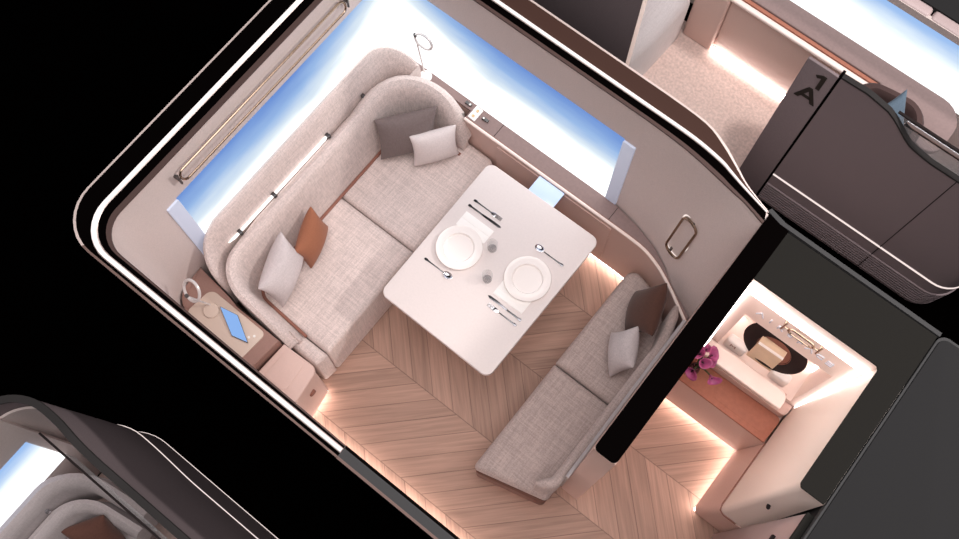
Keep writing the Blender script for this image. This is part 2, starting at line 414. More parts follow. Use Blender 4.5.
def text(name, body, size, depth, M, material, parent=None):
    c = bpy.data.curves.new('t', 'FONT'); c.body = body; c.size = size; c.extrude = depth; c.align_x = 'CENTER'; c.align_y = 'CENTER'
    o = bpy.data.objects.new('t', c); COL.objects.link(o)
    bpy.context.view_layer.update()
    me = bpy.data.meshes.new_from_object(o.evaluated_get(bpy.context.evaluated_depsgraph_get()))
    bpy.data.objects.remove(o); me.transform(M); me.name = name; me.materials.clear(); me.materials.append(material)
    ob = bpy.data.objects.new(name, me); COL.objects.link(ob)
    if parent: ob.parent = parent; ob.matrix_parent_inverse = parent_world(parent).inverted()
    return ob

# ------------------------------------------------------------------ floors
struct(box('floor', -2.40, 0.95, 0.06, 2.15, -0.05, 0.0, wood), 'pale oak chevron floor of the main suite', 'floor')
struct(box('floor', 0.0, 0.95, -0.6, 0.06, -0.05, 0.0, wood), 'pale oak chevron floor by the suite entrance', 'floor')
struct(box('floor', -6, 6, -4, 7, -0.06, -0.001, aisle), 'black aisle floor around the suites', 'floor')
struct(box('floor', -1.32, 1.10, 3.055, 3.80, -0.05, 0.003, carpet_m), 'tan carpet floor of the suite marked one A', 'floor')

# ------------------------------------------------------------------ main suite shell
ZT = 1.84
W0 = [(0.035, 1.842), (-0.15, 1.934), (-0.25, 2.005), (-0.36, 2.06), (-0.49, 2.10), (-0.68, 2.135)]          # foot of the bent wall
W1 = [(0.035, 2.04), (-0.08, 2.07), (-0.16, 2.082), (-0.23, 2.094), (-0.45, 2.125), (-0.68, 2.135)]       # its top edge
WO = [(0.035, 2.088), (-0.08, 2.12), (-0.2, 2.18), (-0.33, 2.25), (-0.45, 2.285), (-0.68, 2.30)]
bm = bmesh.new(); rows = []
for a, b, c in zip(W0, W1, WO):
    rows.append([bm.verts.new((a[0], a[1], 0)), bm.verts.new((a[0], a[1], 0.72))] +
                [bm.verts.new((a[0] + (b[0] - a[0]) * t, a[1] + (b[1] - a[1]) * t, 0.72 + (ZT - 0.006 - 0.72) * t)) for t in (0.33, 0.66, 1)] +
                [bm.verts.new((c[0], c[1], ZT - 0.006)), bm.verts.new((c[0], c[1], 0))])
for r, s in zip(rows, rows[1:]):
    for k in range(len(r)): bm.faces.new((r[k], r[(k + 1) % len(r)], s[(k + 1) % len(r)], s[k]))
bm.faces.new(rows[0]); bm.faces.new(list(reversed(rows[-1])))
struct(finish('wall_right', bm, wallm), 'warm grey wall panel bending in beside the bench, with a metal grab handle')
inn = [(-0.68, 2.135)] + rounded([(-0.68, 2.135), (-2.305, 2.135, 0.006), (-2.305, 0.10)])[1:7 + 1]
out = [(-0.68, 2.30)] + [(-2.5, 2.30)] * (len(inn) - 1)
wall_solid('wall_back', inn, out, 0, ZT - 0.006, wallm, 'warm grey wall with the sky window over the ledge')
li = rounded([(-2.305, 2.11), (-2.305, 0.105, 0.15), (-1.9, 0.105)], 8)
lo = rounded([(-2.44, 2.31), (-2.44, 0.055, 0.22), (-1.9, 0.055)], 8)
wall_solid('wall_left', li, lo, 0, ZT - 0.006, wallm, 'warm grey wall behind the long sofa')
wall_solid('wall_front', [(-1.9, 0.105), (-1.2, 0.098), (-0.8, 0.092), (0.3, 0.092)], [(-1.9, 0.055), (-1.2, 0.055), (-0.8, 0.055), (0.3, 0.055)], 0, ZT - 0.006, wallm, 'low front wall along the aisle')
def catmull(P, n=4):
    P = [Vector(p[:2]) for p in P]; out = []
    for i in range(len(P) - 1):
        a = P[max(0, i - 1)]; b = P[i]; c = P[i + 1]; d = P[min(len(P) - 1, i + 2)]
        for k in range(n):
            t = k / n; out.append(0.5 * ((2 * b) + (c - a) * t + (2 * a - 5 * b + 4 * c - d) * t * t + (3 * b - a - 3 * c + d) * t ** 3))
    return out + [P[-1]]
# cut rim of the walls: dark inner edge, black band, lit chrome line, black band, fine outer line
def rim(dx, dyb, dyf, r, right_end, front_end):
    return catmull(right_end) + rounded([right_end[-1], (dx, dyb, r), (dx, dyf, r), front_end[0]], 8)[1:-1] + [Vector(p) for p in front_end]
A0 = rim(-2.300, 2.130, 0.118, 0.15, [(0.034, 2.034), (-0.08, 2.066), (-0.16, 2.078), (-0.23, 2.09), (-0.45, 2.121), (-0.68, 2.130)], [(-1.9, 0.112), (-1.1, 0.100), (-0.80, 0.095)])
A = rim(-2.325, 2.146, 0.104, 0.16, [(0.036, 2.048), (-0.08, 2.078), (-0.18, 2.098), (-0.26, 2.115), (-0.45, 2.139), (-0.68, 2.146)], [(-1.9, 0.102), (-1.1, 0.092), (-0.80, 0.088)])
B = rim(-2.368, 2.180, 0.083, 0.18, [(0.02, 2.086), (-0.13, 2.121), (-0.22, 2.145), (-0.29, 2.162), (-0.45, 2.178), (-0.68, 2.180)], [(-1.9, 0.083), (-1.1, 0.081), (-0.80, 0.080)])
Cc = rim(-2.394, 2.203, 0.054, 0.195, [(0.024, 2.090), (-0.13, 2.132), (-0.22, 2.160), (-0.29, 2.180), (-0.45, 2.198), (-0.68, 2.200)], [(-1.9, 0.054), (-1.1, 0.054), (-0.80, 0.055)])
D = rim(-2.490, 2.294, 0.042, 0.22, [(0.028, 2.093), (-0.12, 2.140), (-0.21, 2.185), (-0.32, 2.24), (-0.45, 2.284), (-0.68, 2.294)], [(-1.9, 0.042), (-1.1, 0.040), (-0.80, 0.040)])
E = rim(-2.500, 2.304, 0.032, 0.225, [(0.03, 2.096), (-0.118, 2.146), (-0.205, 2.193), (-0.315, 2.251), (-0.45, 2.294), (-0.68, 2.304)], [(-1.9, 0.030), (-1.1, 0.030), (-0.80, 0.030)])
fr = bpy.data.objects.new('trim_1', None); COL.objects.link(fr); struct(fr, 'black rim with a bright chrome line around the cut walls of the main suite', 'trim')
strip('inner_edge', A0, A, ZT, 0.012, rim_brown, fr)
strip('black_band', A, B, ZT, 0.012, gloss_black, fr)
strip('outer_band', Cc[26:], D[26:], ZT, 0.012, gloss_black, fr)
strip('back_band', Cc[:27], D[:27], ZT, 0.012, mat('brown_gloss', srgb(70, 49, 43), rough=0.6, spec=0.1), fr)
strip('outer_line', D[:-4], E[:-4], ZT + 0.002, 0.014, chrome_rose, fr)
strip('front_line', D[-5:], E[-5:], ZT + 0.001, 0.013, mat('dull_rose_metal', srgb(120, 98, 92), rough=0.6, metal=0.0, spec=0.2), fr)
bm = bmesh.new(); rows = []
for b, c in zip(B, Cc):
    row = []
    for k in range(9):
        t = k / 8; p = Vector(b).lerp(Vector(c), t); row.append(bm.verts.new((p.x, p.y, ZT - 0.002 + 0.010 * math.sin(PI * t))))
    row.append(bm.verts.new((c[0], c[1], ZT - 0.012))); row.append(bm.verts.new((b[0], b[1], ZT - 0.012))); rows.append(row)
for r, s in zip(rows, rows[1:]):
    for k in range(len(r)): bm.faces.new((r[k], r[(k + 1) % len(r)], s[(k + 1) % len(r)], s[k]))
bm.faces.new(rows[0]); bm.faces.new(list(reversed(rows[-1])))
finish('chrome_line', bm, chrome_rose, fr)
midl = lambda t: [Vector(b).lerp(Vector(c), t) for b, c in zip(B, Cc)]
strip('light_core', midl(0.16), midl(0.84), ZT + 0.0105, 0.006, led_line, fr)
# grey door rail continuing the front rim
dr = bpy.data.objects.new('trim_2', None); COL.objects.link(dr); struct(dr, 'flat grey door rail continuing the front rim', 'trim')
box('rail_top', -0.798, 0.3, 0.040, 0.082, ZT - 0.012, ZT, grey_strip, dr)
box('dark_edge', -0.798, 0.3, 0.082, 0.096, ZT - 0.012, ZT - 0.001, black_line, dr)
box('rail_line', -0.798, 0.3, 0.028, 0.040, ZT - 0.012, ZT + 0.001, bpy.data.materials['dull_rose_metal'], dr)
# outer slope of the back wall, brown
# ------------------------------------------------------------------ windows
w1 = bpy.data.objects.new('window_1', None); COL.objects.link(w1); struct(w1, 'long luminous sky window behind the long sofa', 'window')
box('pane', -2.312, -2.297, 0.505, 2.142, 0.73, 1.51, sky1, w1)
box('blind', -2.310, -2.294, 0.430, 0.508, 0.73, 1.50, blind_m, w1, 0.004)
w2 = bpy.data.objects.new('window_2', None); COL.objects.link(w2); struct(w2, 'luminous sky window above the ledge and table', 'window')
box('pane', -2.2975, -0.755, 2.127, 2.142, 0.722, 1.51, sky2, w2)
box('blind', -0.757, -0.683, 2.122, 2.140, 0.722, 1.50, blind_m, w2, 0.004)

# ------------------------------------------------------------------ partition between lounge and vanity
struct(box('wall_partition', 0.036, 0.150, 0.742, 2.07, 0, ZT - 0.012, blush), 'partition wall behind the bench, its end face blush pink')
pt = prism('trim_3', rounded([(0.035, 0.738, 0.025), (0.150, 0.738, 0.025), (0.151, 2.075), (0.036, 2.092)]), ZT - 0.012, ZT, gloss_black)
struct(pt, 'black cut top of the partition wall', 'trim')

# ------------------------------------------------------------------ long sofa
sofa = thing('corner_sofa', (-1.8, 1.2, 0), 'long oatmeal linen sofa with wraparound back under the sky window', 'sofa')
box('base', -2.20, -1.50, 0.38, 2.0, 0.0, 0.30, blush, sofa, 0.01)
def cushion(name, outline, parent, material, z0=0.30, z1=0.452, bt=0.035): return prism(name, outline, z0, z1, material, parent, bt, 0.012, 5)
cushion('seat_cushion', rounded([(-2.12, 0.462, 0.02), (-1.478, 0.462, 0.02), (-1.478, 1.245, 0.012), (-2.12, 1.245, 0.012)]), sofa, linen, z0=0.012)
cushion('seat_cushion', rounded([(-2.12, 1.251, 0.012), (-1.478, 1.251, 0.012), (-1.44, 1.90, 0.05), (-1.46, 2.005, 0.06), (-1.70, 2.008), (-2.12, 2.008, 0.1)]), sofa, linen, z0=0.012)
cushion('end_cushion', rounded([(-1.90, 0.362, 0.012), (-1.488, 0.362, 0.02), (-1.476, 0.456, 0.012), (-1.90, 0.456, 0.012)]), sofa, linen, z0=0.012, z1=0.445)
inner_path = resample(rounded([(-1.655, 1.908), (-2.052, 1.925, 0.22), (-2.052, 0.480, 0.10), (-1.64, 0.455)], 10), 0.06)
def inner_prof(i, t):
    x, y = inner_path[i]
    if t < 0.3: h = 0.62 + (0.91 - 0.62) * min(1, max(0, (-1.655 - x)) / 0.36) ** 0.7 + 0.055 * math.sin(PI * min(1, t / 0.3))
    elif t > 0.7: h = 0.55 + (0.90 - 0.55) * min(1, max(0, (-1.64 - x)) / 0.40) ** 0.8
    else: h = 0.905
    e = min(1, min(t, 1 - t) / 0.018); e = math.sqrt(1 - (1 - e) ** 2)
    th = (0.055 + 0.065 * e) if t < 0.7 else (0.055 + 0.065 * e - 0.022 * min(1, (t - 0.7) / 0.12))
    h = 0.45 + (h - 0.45) * (0.75 + 0.25 * e)
    b = 0.008
    ln = 0.045
    return [(0.005 * (1 - e) * 8, 0.43), (b + ln * 0.35, 0.43 + (h - 0.43) * 0.35), (b + ln * 0.75, 0.43 + (h - 0.43) * 0.72), (ln + 0.006, h - 0.055), (ln + 0.022, h - 0.02), (ln + 0.045, h),
            (ln + 0.068, h - 0.012), (th + 0.018, h - 0.04), (th + 0.02, 0.43)]
sweep('backrest', inner_path, inner_prof, linen, sofa, side=-1 if False else 1)
pp = [Vector((p.x, p.y, 0.452)) for p in inner_path]
nr = normals2(inner_path); ipath3 = [Vector((p.x - n.x * 0.004, p.y - n.y * 0.004, 0.456)) for p, n in zip(inner_path, nr)]
tube('piping', ipath3, 0.010, piping, sofa)
outer_path = resample(rounded([(-2.075, 1.985), (-2.205, 1.992, 0.125), (-2.205, 0.448, 0.085), (-2.085, 0.440)], 10), 0.05)
def outer_prof(i, t):
    h = 1.09
    if t < 0.14: h = 0.88 + 0.21 * math.sin(PI / 2 * t / 0.14)
    if t > 0.86: h = 0.72 + 0.37 * math.sin(PI / 2 * (1 - t) / 0.14)
    z = 0.46
    return [(0.0, z), (0.0, z + (h - z) * 0.6), (0.012, z + (h - z) * 0.8), (0.030, h - 0.05), (0.045, h - 0.012), (0.060, h), (0.076, h - 0.012), (0.082, h - 0.05), (0.084, z)]
sweep('headrest_panel', outer_path, outer_prof, linen, sofa)
prism('light_slot', [(-2.2035, 0.56), (-2.192, 0.60), (-2.188, 1.36), (-2.2035, 1.40)], 0.880, 0.890, led_white, sofa)
for y in (0.645, 0.925, 1.385, 1.70):
    box('clip', -2.207, -2.178, y - 0.011, y + 0.011, 0.87, 0.905, steel_dark, sofa, 0.003)

# ------------------------------------------------------------------ bench opposite
bench = thing('bench_sofa', (-0.2, 1.25, 0), 'taupe linen bench sofa against the partition wall', 'sofa')
prism('base', rounded([(-0.34, 0.56, 0.02), (0.02, 0.63, 0.02), (0.02, 1.74, 0.02), (-0.34, 1.88, 0.02)]), 0.0, 0.19, desk_brown, bench)
prism('seat_board', rounded([(-0.412, 0.462, 0.03), (0.012, 0.565, 0.03), (0.020, 1.755, 0.02), (-0.2, 1.905), (-0.27, 1.94), (-0.405, 1.97, 0.03)]), 0.19, 0.372, mat('dark_walnut', srgb(104, 70, 60), rough=0.6, spec=0.2), bench, 0.006, 0.006)
cushion('seat_cushion', rounded([(-0.422, 0.470, 0.025), (0.014, 0.582, 0.03), (0.022, 1.226, 0.01), (-0.416, 1.226, 0.01)]), bench, linen_bench, z0=0.375, bt=0.04)
cushion('seat_cushion', rounded([(-0.416, 1.232, 0.01), (0.022, 1.232, 0.01), (0.022, 1.76, 0.02), (-0.20, 1.915, 0.06), (-0.27, 1.955, 0.05), (-0.408, 1.985, 0.06)]), bench, linen_bench, z0=0.375, bt=0.04)
bp = resample(rounded([(-0.085, 0.592), (-0.008, 0.64, 0.07), (0.004, 1.62, 0.4), (-0.058, 1.845)], 8), 0.05)
def bench_prof(i, t):
    e = min(1, min(t, 1 - t) / 0.03); e = math.sqrt(max(0, 1 - (1 - e) ** 2)); h = 0.74 + 0.03 * e; r = 0.030 * (0.45 + 0.55 * e)
    pts = [(-r, 0.44)]
    for k in range(7):
        a = PI - PI * k / 6; pts.append((r * math.cos(a), h - 0.032 + 0.032 * math.sin(a)))
    return pts + [(r, 0.44)]
sweep('backrest', bp, bench_prof, linen_bench, bench)
tube('metal_trim', [(0.024, 0.70, 0.86), (0.024, 1.76, 0.86)], 0.011, mat('satin_light_metal', srgb(200, 196, 198), rough=0.3, metal=0.3), bench)
box('back_shell', 0.020, 0.034, 0.70, 1.76, 0.40, 0.86, mat('satin_grey_metal', srgb(168, 162, 162), rough=0.35, metal=0.15), bench, 0.003)

# ------------------------------------------------------------------ pillows
pillow('throw_pillow', [(-2.09, 1.65, 0.79), (-1.85, 1.945, 0.81), (-1.79, 1.835, 0.51), (-2.00, 1.565, 0.50)], 0.14, p_dark, 'large charcoal pillow in the far corner of the long sofa')
pillow('throw_pillow', [(-1.885, 1.72, 0.72), (-1.71, 1.945, 0.74), (-1.655, 1.895, 0.49), (-1.82, 1.66, 0.485)], 0.13, p_light, 'small pale pillow in front of the charcoal pillow')
pillow('throw_pillow', [(-2.055, 0.80, 0.80), (-1.93, 0.80, 0.60), (-1.85, 0.50, 0.50), (-1.95, 0.475, 0.74)], 0.18, p_grey, 'dove grey pillow at the desk end of the long sofa')
pillow('throw_pillow', [(-2.045, 1.03, 0.74), (-1.965, 1.04, 0.52), (-1.875, 0.78, 0.50), (-1.945, 0.77, 0.70)], 0.13, p_tan, 'tan brown pillow beside the dove grey pillow')
pillow('throw_pillow', [(-0.175, 1.885, 0.84), (-0.295, 1.855, 0.50), (-0.205, 1.615, 0.50), (-0.065, 1.60, 0.80)], 0.15, p_brown, 'dark brown pillow at the window end of the bench')
pillow('throw_pillow', [(-0.160, 1.625, 0.72), (-0.265, 1.555, 0.53), (-0.12, 1.345, 0.50), (-0.045, 1.42, 0.70)], 0.13, p_grey, 'small light grey pillow on the bench beside the brown pillow')

# ------------------------------------------------------------------ dining table and its setting
tab = thing('dining_table', (-1.03, 1.4, 0), 'white rectangular dining table with rounded corners between the sofas', 'table')
prism('tabletop', rounded([(-1.410, 0.883, 0.05), (-0.634, 0.875, 0.05), (-0.622, 1.897, 0.05), (-1.415, 1.890, 0.05)], 8), 0.688, 0.720, table_white, tab, 0.006, 0.004)
bm = bmesh.new(); rows = []
T0 = rounded([(-1.410, 0.883, 0.045), (-0.634, 0.875, 0.045), (-0.622, 1.897, 0.045), (-1.415, 1.890, 0.045)], 6)
T0 = resample(list(T0) + [T0[0]], 0.04)[:-1]
def wavy(inset, wave):
    o = [Vector((-1.02 + (p.x + 1.02) * (1 - inset / 0.39), 1.386 + (p.y - 1.386) * (1 - inset / 0.505))) for p in T0]
    return [Vector((p.x, p.y + (wave * 0.5 * (1 - math.cos(2 * PI * (p.x + 1.36) / 0.34)) if p.y < 1.0 and -1.36 < p.x < -0.68 else 0))) for p in o]
for ins, wv, z in ((0.003, 0.0, 0.688), (0.006, 0.004, 0.66), (0.016, 0.012, 0.625), (0.034, 0.03, 0.60), (0.08, 0.03, 0.59)):
    rows.append([bm.verts.new((p.x, p.y, z)) for p in wavy(ins, wv)])
for a_, b_ in zip(rows, rows[1:]):
    m_ = min(len(a_), len(b_))
    for i in range(len(a_)): bm.faces.new((a_[i], a_[(i + 1) % len(a_)], b_[(i + 1) % len(b_)], b_[i]))
bm.faces.new(rows[0]); bm.faces.new(rows[-1])
finish('apron', bm, table_under, tab)
prism('pedestal', rrect(-1.15, -0.90, 1.20, 1.60, 0.10), 0.03, 0.592, table_under, tab, 0.0, 0.0)
prism('foot_plate', rrect(-1.22, -0.83, 1.12, 1.68, 0.12), 0.0, 0.03, table_under, tab, 0.008)
box('mounting_plate', -1.135, -0.955, 1.885, 2.003, 0.695, 0.712, plate_sky_tint, tab, 0.002)
# plates
def plate(loc, label):
    t = thing('dinner_plate', loc, label, 'plate', 'dinner plates on the white table')
    lathe('rim', [(0.080, 0.004), (0.086, 0.006), (0.131, 0.015), (0.134, 0.018), (0.132, 0.021), (0.096, 0.0165), (0.091, 0.0185), (0.0885, 0.0185), (0.0855, 0.015), (0.081, 0.006)], loc, china, t, 56)
    lathe('well', [(0.0005, 0.0), (0.074, 0.0), (0.084, 0.006), (0.080, 0.0065), (0.074, 0.004), (0.0005, 0.004)], loc, china, t, 56)
plate((-1.222, 1.362, 0.724), 'white dinner plate on the table, nearer the long sofa')
plate((-0.806, 1.455, 0.724), 'white dinner plate on the table, nearer the bench')
def tumbler(loc, label):
    t = thing('water_glass', loc, label, 'glass', 'clear tumblers on the white table')
    lathe('glass_wall', [(0.024, 0.002), (0.027, 0.0), (0.0305, 0.086), (0.0295, 0.088), (0.0285, 0.086), (0.0255, 0.012), (0.024, 0.010)], loc, glass_m, t, 32)
    lathe('thick_base', [(0.0005, 0.0005), (0.0235, 0.0005), (0.0235, 0.010), (0.0005, 0.010)], loc, glass_base, t, 32)
tumbler((-1.075, 1.478, 0.7205), 'clear tumbler beside the plate nearer the long sofa')
tumbler((-0.985, 1.318, 0.7205), 'clear tumbler beside the plate nearer the bench')
def napkin(cx, cy, label, flip):
    t = thing('napkin', (cx, cy, 0.7205), label, 'napkin', 'folded napkins under the plates')
    c = rounded([(cx - 0.10, cy - 0.05, 0.003), (cx + 0.10, cy - 0.045, 0.003), (cx + 0.10, cy + 0.05, 0.003), (cx - 0.10, cy + 0.05, 0.003)], 2)
    prism('lower_fold', c, 0.7205, 0.7225, napkin_m, t, 0.0005)
    y0, y1 = (cy + 0.005, cy + 0.045) if flip else (cy - 0.044, cy - 0.012)
    prism('upper_fold', rounded([(cx - 0.097, y0, 0.003), (cx + 0.098, y0, 0.003), (cx + 0.098, y1, 0.003), (cx - 0.097, y1, 0.003)], 2), 0.7228, 0.7246, napkin_m, t, 0.0005)
napkin(-1.23, 1.515, 'folded white napkin under the plate nearer the long sofa', True)
napkin(-0.81, 1.322, 'folded white napkin under the plate nearer the bench', False)
def handle_outline(L, w0, w1):   # half widths along x from 0 (end) to L
    return [(0.0, w0 * 0.6), (0.006, w0), (0.016, w0), (0.026, w0 * 0.62), (0.05, w1), (L, w1 * 0.85)]
def flat_cut(half): return [(x, y) for x, y in half] + [(x, -y) for x, y in reversed(half)]
def place(outline, ox, oy, d): return [(ox + d * x, oy + y) for x, y in outline]
Z0 = 0.7206
def fork(x, y, d, label):
    t = thing('fork', (x, y, Z0), label, 'fork', 'forks on the white table')
    h = handle_outline(0.125, 0.0075, 0.0036)
    prism('handle', place(flat_cut(h), x, y, d), Z0, Z0 + 0.003, cutlery_m, t, 0.0008)
    bm = bmesh.new()
    bm_prism(bm, place(flat_cut([(0.124, 0.0032), (0.134, 0.009), (0.142, 0.0115), (0.158, 0.0118)]), x, y, d), Z0 + 0.001, Z0 + 0.004, 0.0008)
    for k in range(4):
        yy = -0.0088 + 0.00587 * k; bm_prism(bm, place([(0.157, yy - 0.0021), (0.2, yy - 0.0012), (0.2, yy + 0.0012), (0.157, yy + 0.0021)], x, y, d), Z0 + 0.0015, Z0 + 0.004)
    finish('tines', bm, silver, t)
def knife(x, y, d, label):
    t = thing('knife', (x, y, Z0), label, 'knife', 'knives on the white table')
    prism('handle', place(flat_cut(handle_outline(0.10, 0.0078, 0.005)), x, y, d), Z0, Z0 + 0.004, cutlery_m, t, 0.001)
    prism('blade', place([(0.099, -0.005), (0.22, -0.006), (0.236, 0.002), (0.225, 0.009), (0.18, 0.0105), (0.099, 0.006)], x, y, d), Z0 + 0.0005, Z0 + 0.0025, cutlery_m, t, 0.0006)
def spoon(x, y, d, label):
    t = thing('spoon', (x, y, Z0), label, 'spoon', 'spoons on the white table')
    prism('handle', place(flat_cut(handle_outline(0.145, 0.0075, 0.0034)), x, y, d), Z0, Z0 + 0.003, cutlery_m, t, 0.0008)
    bm = bmesh.new(); bm_lathe(bm, [(0.0008, 0.0), (0.012, 0.001), (0.017, 0.004), (0.0195, 0.0085), (0.0185, 0.0087), (0.0155, 0.0052), (0.010, 0.0024), (0.0008, 0.0016)], (0, 0, 0), 24, Matrix.Diagonal((1.5, 1, 1)))
    bmesh.ops.translate(bm, verts=bm.verts, vec=(x + d * 0.168, y, Z0))
    finish('bowl', bm, silver, t)
fork(-1.339, 1.646, 1, 'fork lying beyond the napkin nearer the long sofa')
knife(-1.346, 1.603, 1, 'knife between that far fork and the napkin nearer the long sofa')
spoon(-1.340, 1.196, 1, 'spoon in front of the plate nearer the long sofa')
spoon(-0.696, 1.644, -1, 'spoon behind the plate nearer the bench')
knife(-0.688, 1.244, -1, 'knife beside the napkin nearer the bench')
fork(-0.692, 1.205, -1, 'fork beside the knife nearer the bench')

# ------------------------------------------------------------------ ledge under the back window
led_ = thing('window_ledge', (-1.2, 2.07, 0), 'mauve leather topped ledge with blush front under the back window', 'ledge')
Lf = resample([(-1.705, 2.012), (-0.62, 2.012)] + catmull([(-0.52, 2.012), (-0.40, 2.006), (-0.30, 1.980), (-0.22, 1.946), (-0.13, 1.898), (-0.05, 1.850), (0.03, 1.802)]), 0.08)
def wall_y(x):
    P = [(-2.3, 2.134)] + [(a, b - 0.002) for a, b in reversed(W0)]
    for (xa, ya), (xb, yb) in zip(P, P[1:]):
        if xa <= x <= xb: return ya + (yb - ya) * (x - xa) / (xb - xa)
    return P[-1][1]
Lb = [Vector((p.x, max(p.y + 0.012, wall_y(p.x) - 0.004))) for p in Lf]
strip('ledge_top', [p + Vector((0, 0.012)) for p in Lf], Lb, 0.720, 0.02, ledge_m, led_)
prism('far_top', [(-2.28, 2.078), (-1.705, 2.078), (-1.705, 2.130), (-2.28, 2.130)], 0.70, 0.720, ledge_m, led_)
prism('far_front', [(-2.28, 2.082), (-1.712, 2.082), (-1.705, 2.018), (-1.697, 2.018), (-1.697, 2.128), (-2.28, 2.128)], 0.0, 0.70, blush, led_)
tube('rail', [(p.x, p.y + 0.004, 0.716) for p in Lf], 0.010, blush_light, led_)
tube('rail_shadow_line', [(p.x, p.y + 0.013, 0.7205) for p in Lf], 0.0028, piping, led_)
strip('front_panel', [p + Vector((0, 0.004)) for p in Lf], [p + Vector((0, 0.022)) for p in Lf], 0.70, 0.64, blush, led_)
strip('inset_panel', [p + Vector((0, -0.004)) for p in Lf if -1.50 < p.x < -0.55], [p + Vector((0, 0.008)) for p in Lf if -1.50 < p.x < -0.55], 0.66, 0.52, blush, led_)
strip('toe_light', [p + Vector((0, 0.010)) for p in Lf if -0.85 < p.x < -0.2], [p + Vector((0, 0.020)) for p in Lf if -0.85 < p.x < -0.2], 0.045, 0.03, led, led_)
prism('socket_plate', rounded([(-1.697, 2.036, 0.004), (-1.645, 2.034, 0.004), (-1.645, 2.122, 0.004), (-1.697, 2.124, 0.004)], 3), 0.7195, 0.7245, white_plastic, led_, 0.001)
for (x, y) in ((-1.672, 2.058), (-1.670, 2.098)): lathe('socket', [(0.0005, 0), (0.009, 0), (0.008, 0.006), (0.0005, 0.004)], (x, y, 0.7245), gold, led_, 16)
for (x, y) in ((-1.742, 2.102), (-1.600, 2.082)):
    box('switch', x - 0.022, x + 0.022, y - 0.010, y + 0.010, 0.7195, 0.732, steel_dark, led_, 0.003)
    lathe('switch_light', [(0.0005, 0), (0.007, 0), (0.006, 0.003), (0.0005, 0.003)], (x + 0.012 if x < -1.7 else x - 0.012, y, 0.732), white_plastic, led_, 14)
box('top_seam', -1.497, -1.494, 2.026, 2.13, 0.7195, 0.7212, plum_dark, led_)
box('top_seam', -0.662, -0.659, 2.026, 2.125, 0.7195, 0.7212, plum_dark, led_)

# ------------------------------------------------------------------ reading lamps
def reading_lamp(base, ring_c, ring_r, ax_u, ax_v, label, foot_r, foot_m):
    t = thing('reading_lamp', base, label, 'lamp')
    b = Vector(base); c = Vector(ring_c); u = Vector(ax_u).normalized(); v = Vector(ax_v).normalized()
    lathe('base', [(0.0005, 0), (foot_r, 0), (foot_r, 0.006), (foot_r - 0.004, 0.010), (0.0005, 0.010)], b, foot_m, t, 36)
    st = b + Vector((-0.025, 0.02, 0.01)); top = c - u * ring_r
    tube('stem', [st, st.lerp(top, 0.5), top], 0.0055, bpy.data.materials.get('lamp_white_metal') or mat('lamp_white_metal', srgb(225, 220, 218), rough=0.35, metal=0.3), t)
    tube('ring_shade', [c + u * ring_r * math.cos(2 * PI * k / 28) * 1.0 + v * ring_r * 0.9 * math.sin(2 * PI * k / 28) for k in range(28)], 0.0085, bpy.data.materials['lamp_white_metal'], t, True)
    lathe('pivot', [(0.0005, 0), (0.011, 0), (0.011, 0.018), (0.0005, 0.018)], top, steel_dark, t, 14)
reading_lamp((-2.058, 2.084, 0.7205), (-2.035, 2.075, 1.17), 0.060, (1, 0, 0.05), (0.1, 0.15, 0.9), 'ring shaped reading lamp on the ledge in the far corner', 0.040, white_plastic)
reading_lamp((-2.078, 0.222, 0.7205), (-2.120, 0.226, 1.02), 0.066, (0.25, 0.5, 0.75), (0.95, -0.25, -0.25), 'ring shaped reading lamp on the desk by the front wall', 0.045, desk_top)

# ------------------------------------------------------------------ side desk with tablet
desk = thing('side_desk', (-1.95, 0.25, 0), 'brown side desk with pale stone top in the front corner', 'desk')
prism('carcass', rounded([(-2.296, 0.372), (-2.296, 0.135, 0.13), (-1.69, 0.115), (-1.672, 0.328), (-1.98, 0.328), (-2.06, 0.345), (-2.2, 0.36), (-2.296, 0.37)]), 0.0, 0.708, desk_brown, desk, 0.006)
prism('stone_top', rounded([(-2.185, 0.128, 0.03), (-1.765, 0.122, 0.02), (-1.752, 0.312, 0.03), (-2.165, 0.316, 0.05)]), 0.708, 0.7195, desk_top, desk, 0.003)
for x, y in ((-1.792, 0.262), (-1.812, 0.238)): lathe('touch_button', [(0.0005, 0), (0.008, 0), (0.007, 0.003), (0.0005, 0.003)], (x, y, 0.7195), white_plastic, desk, 14)
tb = thing('tablet', (-1.93, 0.24, 0.72), 'tablet with a lit blue screen propped on the desk', 'tablet')
c4 = [Vector((-2.050, 0.272, 0.725)), Vector((-1.793, 0.212, 0.725)), Vector((-1.80, 0.225, 0.86)), Vector((-2.03, 0.28, 0.86))]
def slab(name, quad, th, material, parent):
    a, b, c, d = quad; n = (b - a).cross(d - a).normalized(); bm = bmesh.new()
    f = [bm.verts.new(p) for p in quad]; g = [bm.verts.new(p + n * th) for p in quad]
    bm.faces.new(f); bm.faces.new(list(reversed(g)))
    for i in range(4): bm.faces.new((f[i], f[(i + 1) % 4], g[(i + 1) % 4], g[i]))
    return finish(name, bm, material, parent)
# lies tilted, long edge along the desk
c4 = [Vector((-2.052, 0.270, 0.735)), Vector((-1.888, 0.186, 0.722)), Vector((-1.790, 0.211, 0.722)), Vector((-1.940, 0.294, 0.735))]
slab('body', [p - Vector((0, 0, 0.002)) for p in c4], 0.008, steel_dark, tb)
cc = sum(c4, Vector()) / 4
slab('screen', [cc + (p - cc) * 0.95 + Vector((0, 0, 0.0065)) for p in c4], 0.0012, screen_m, tb)

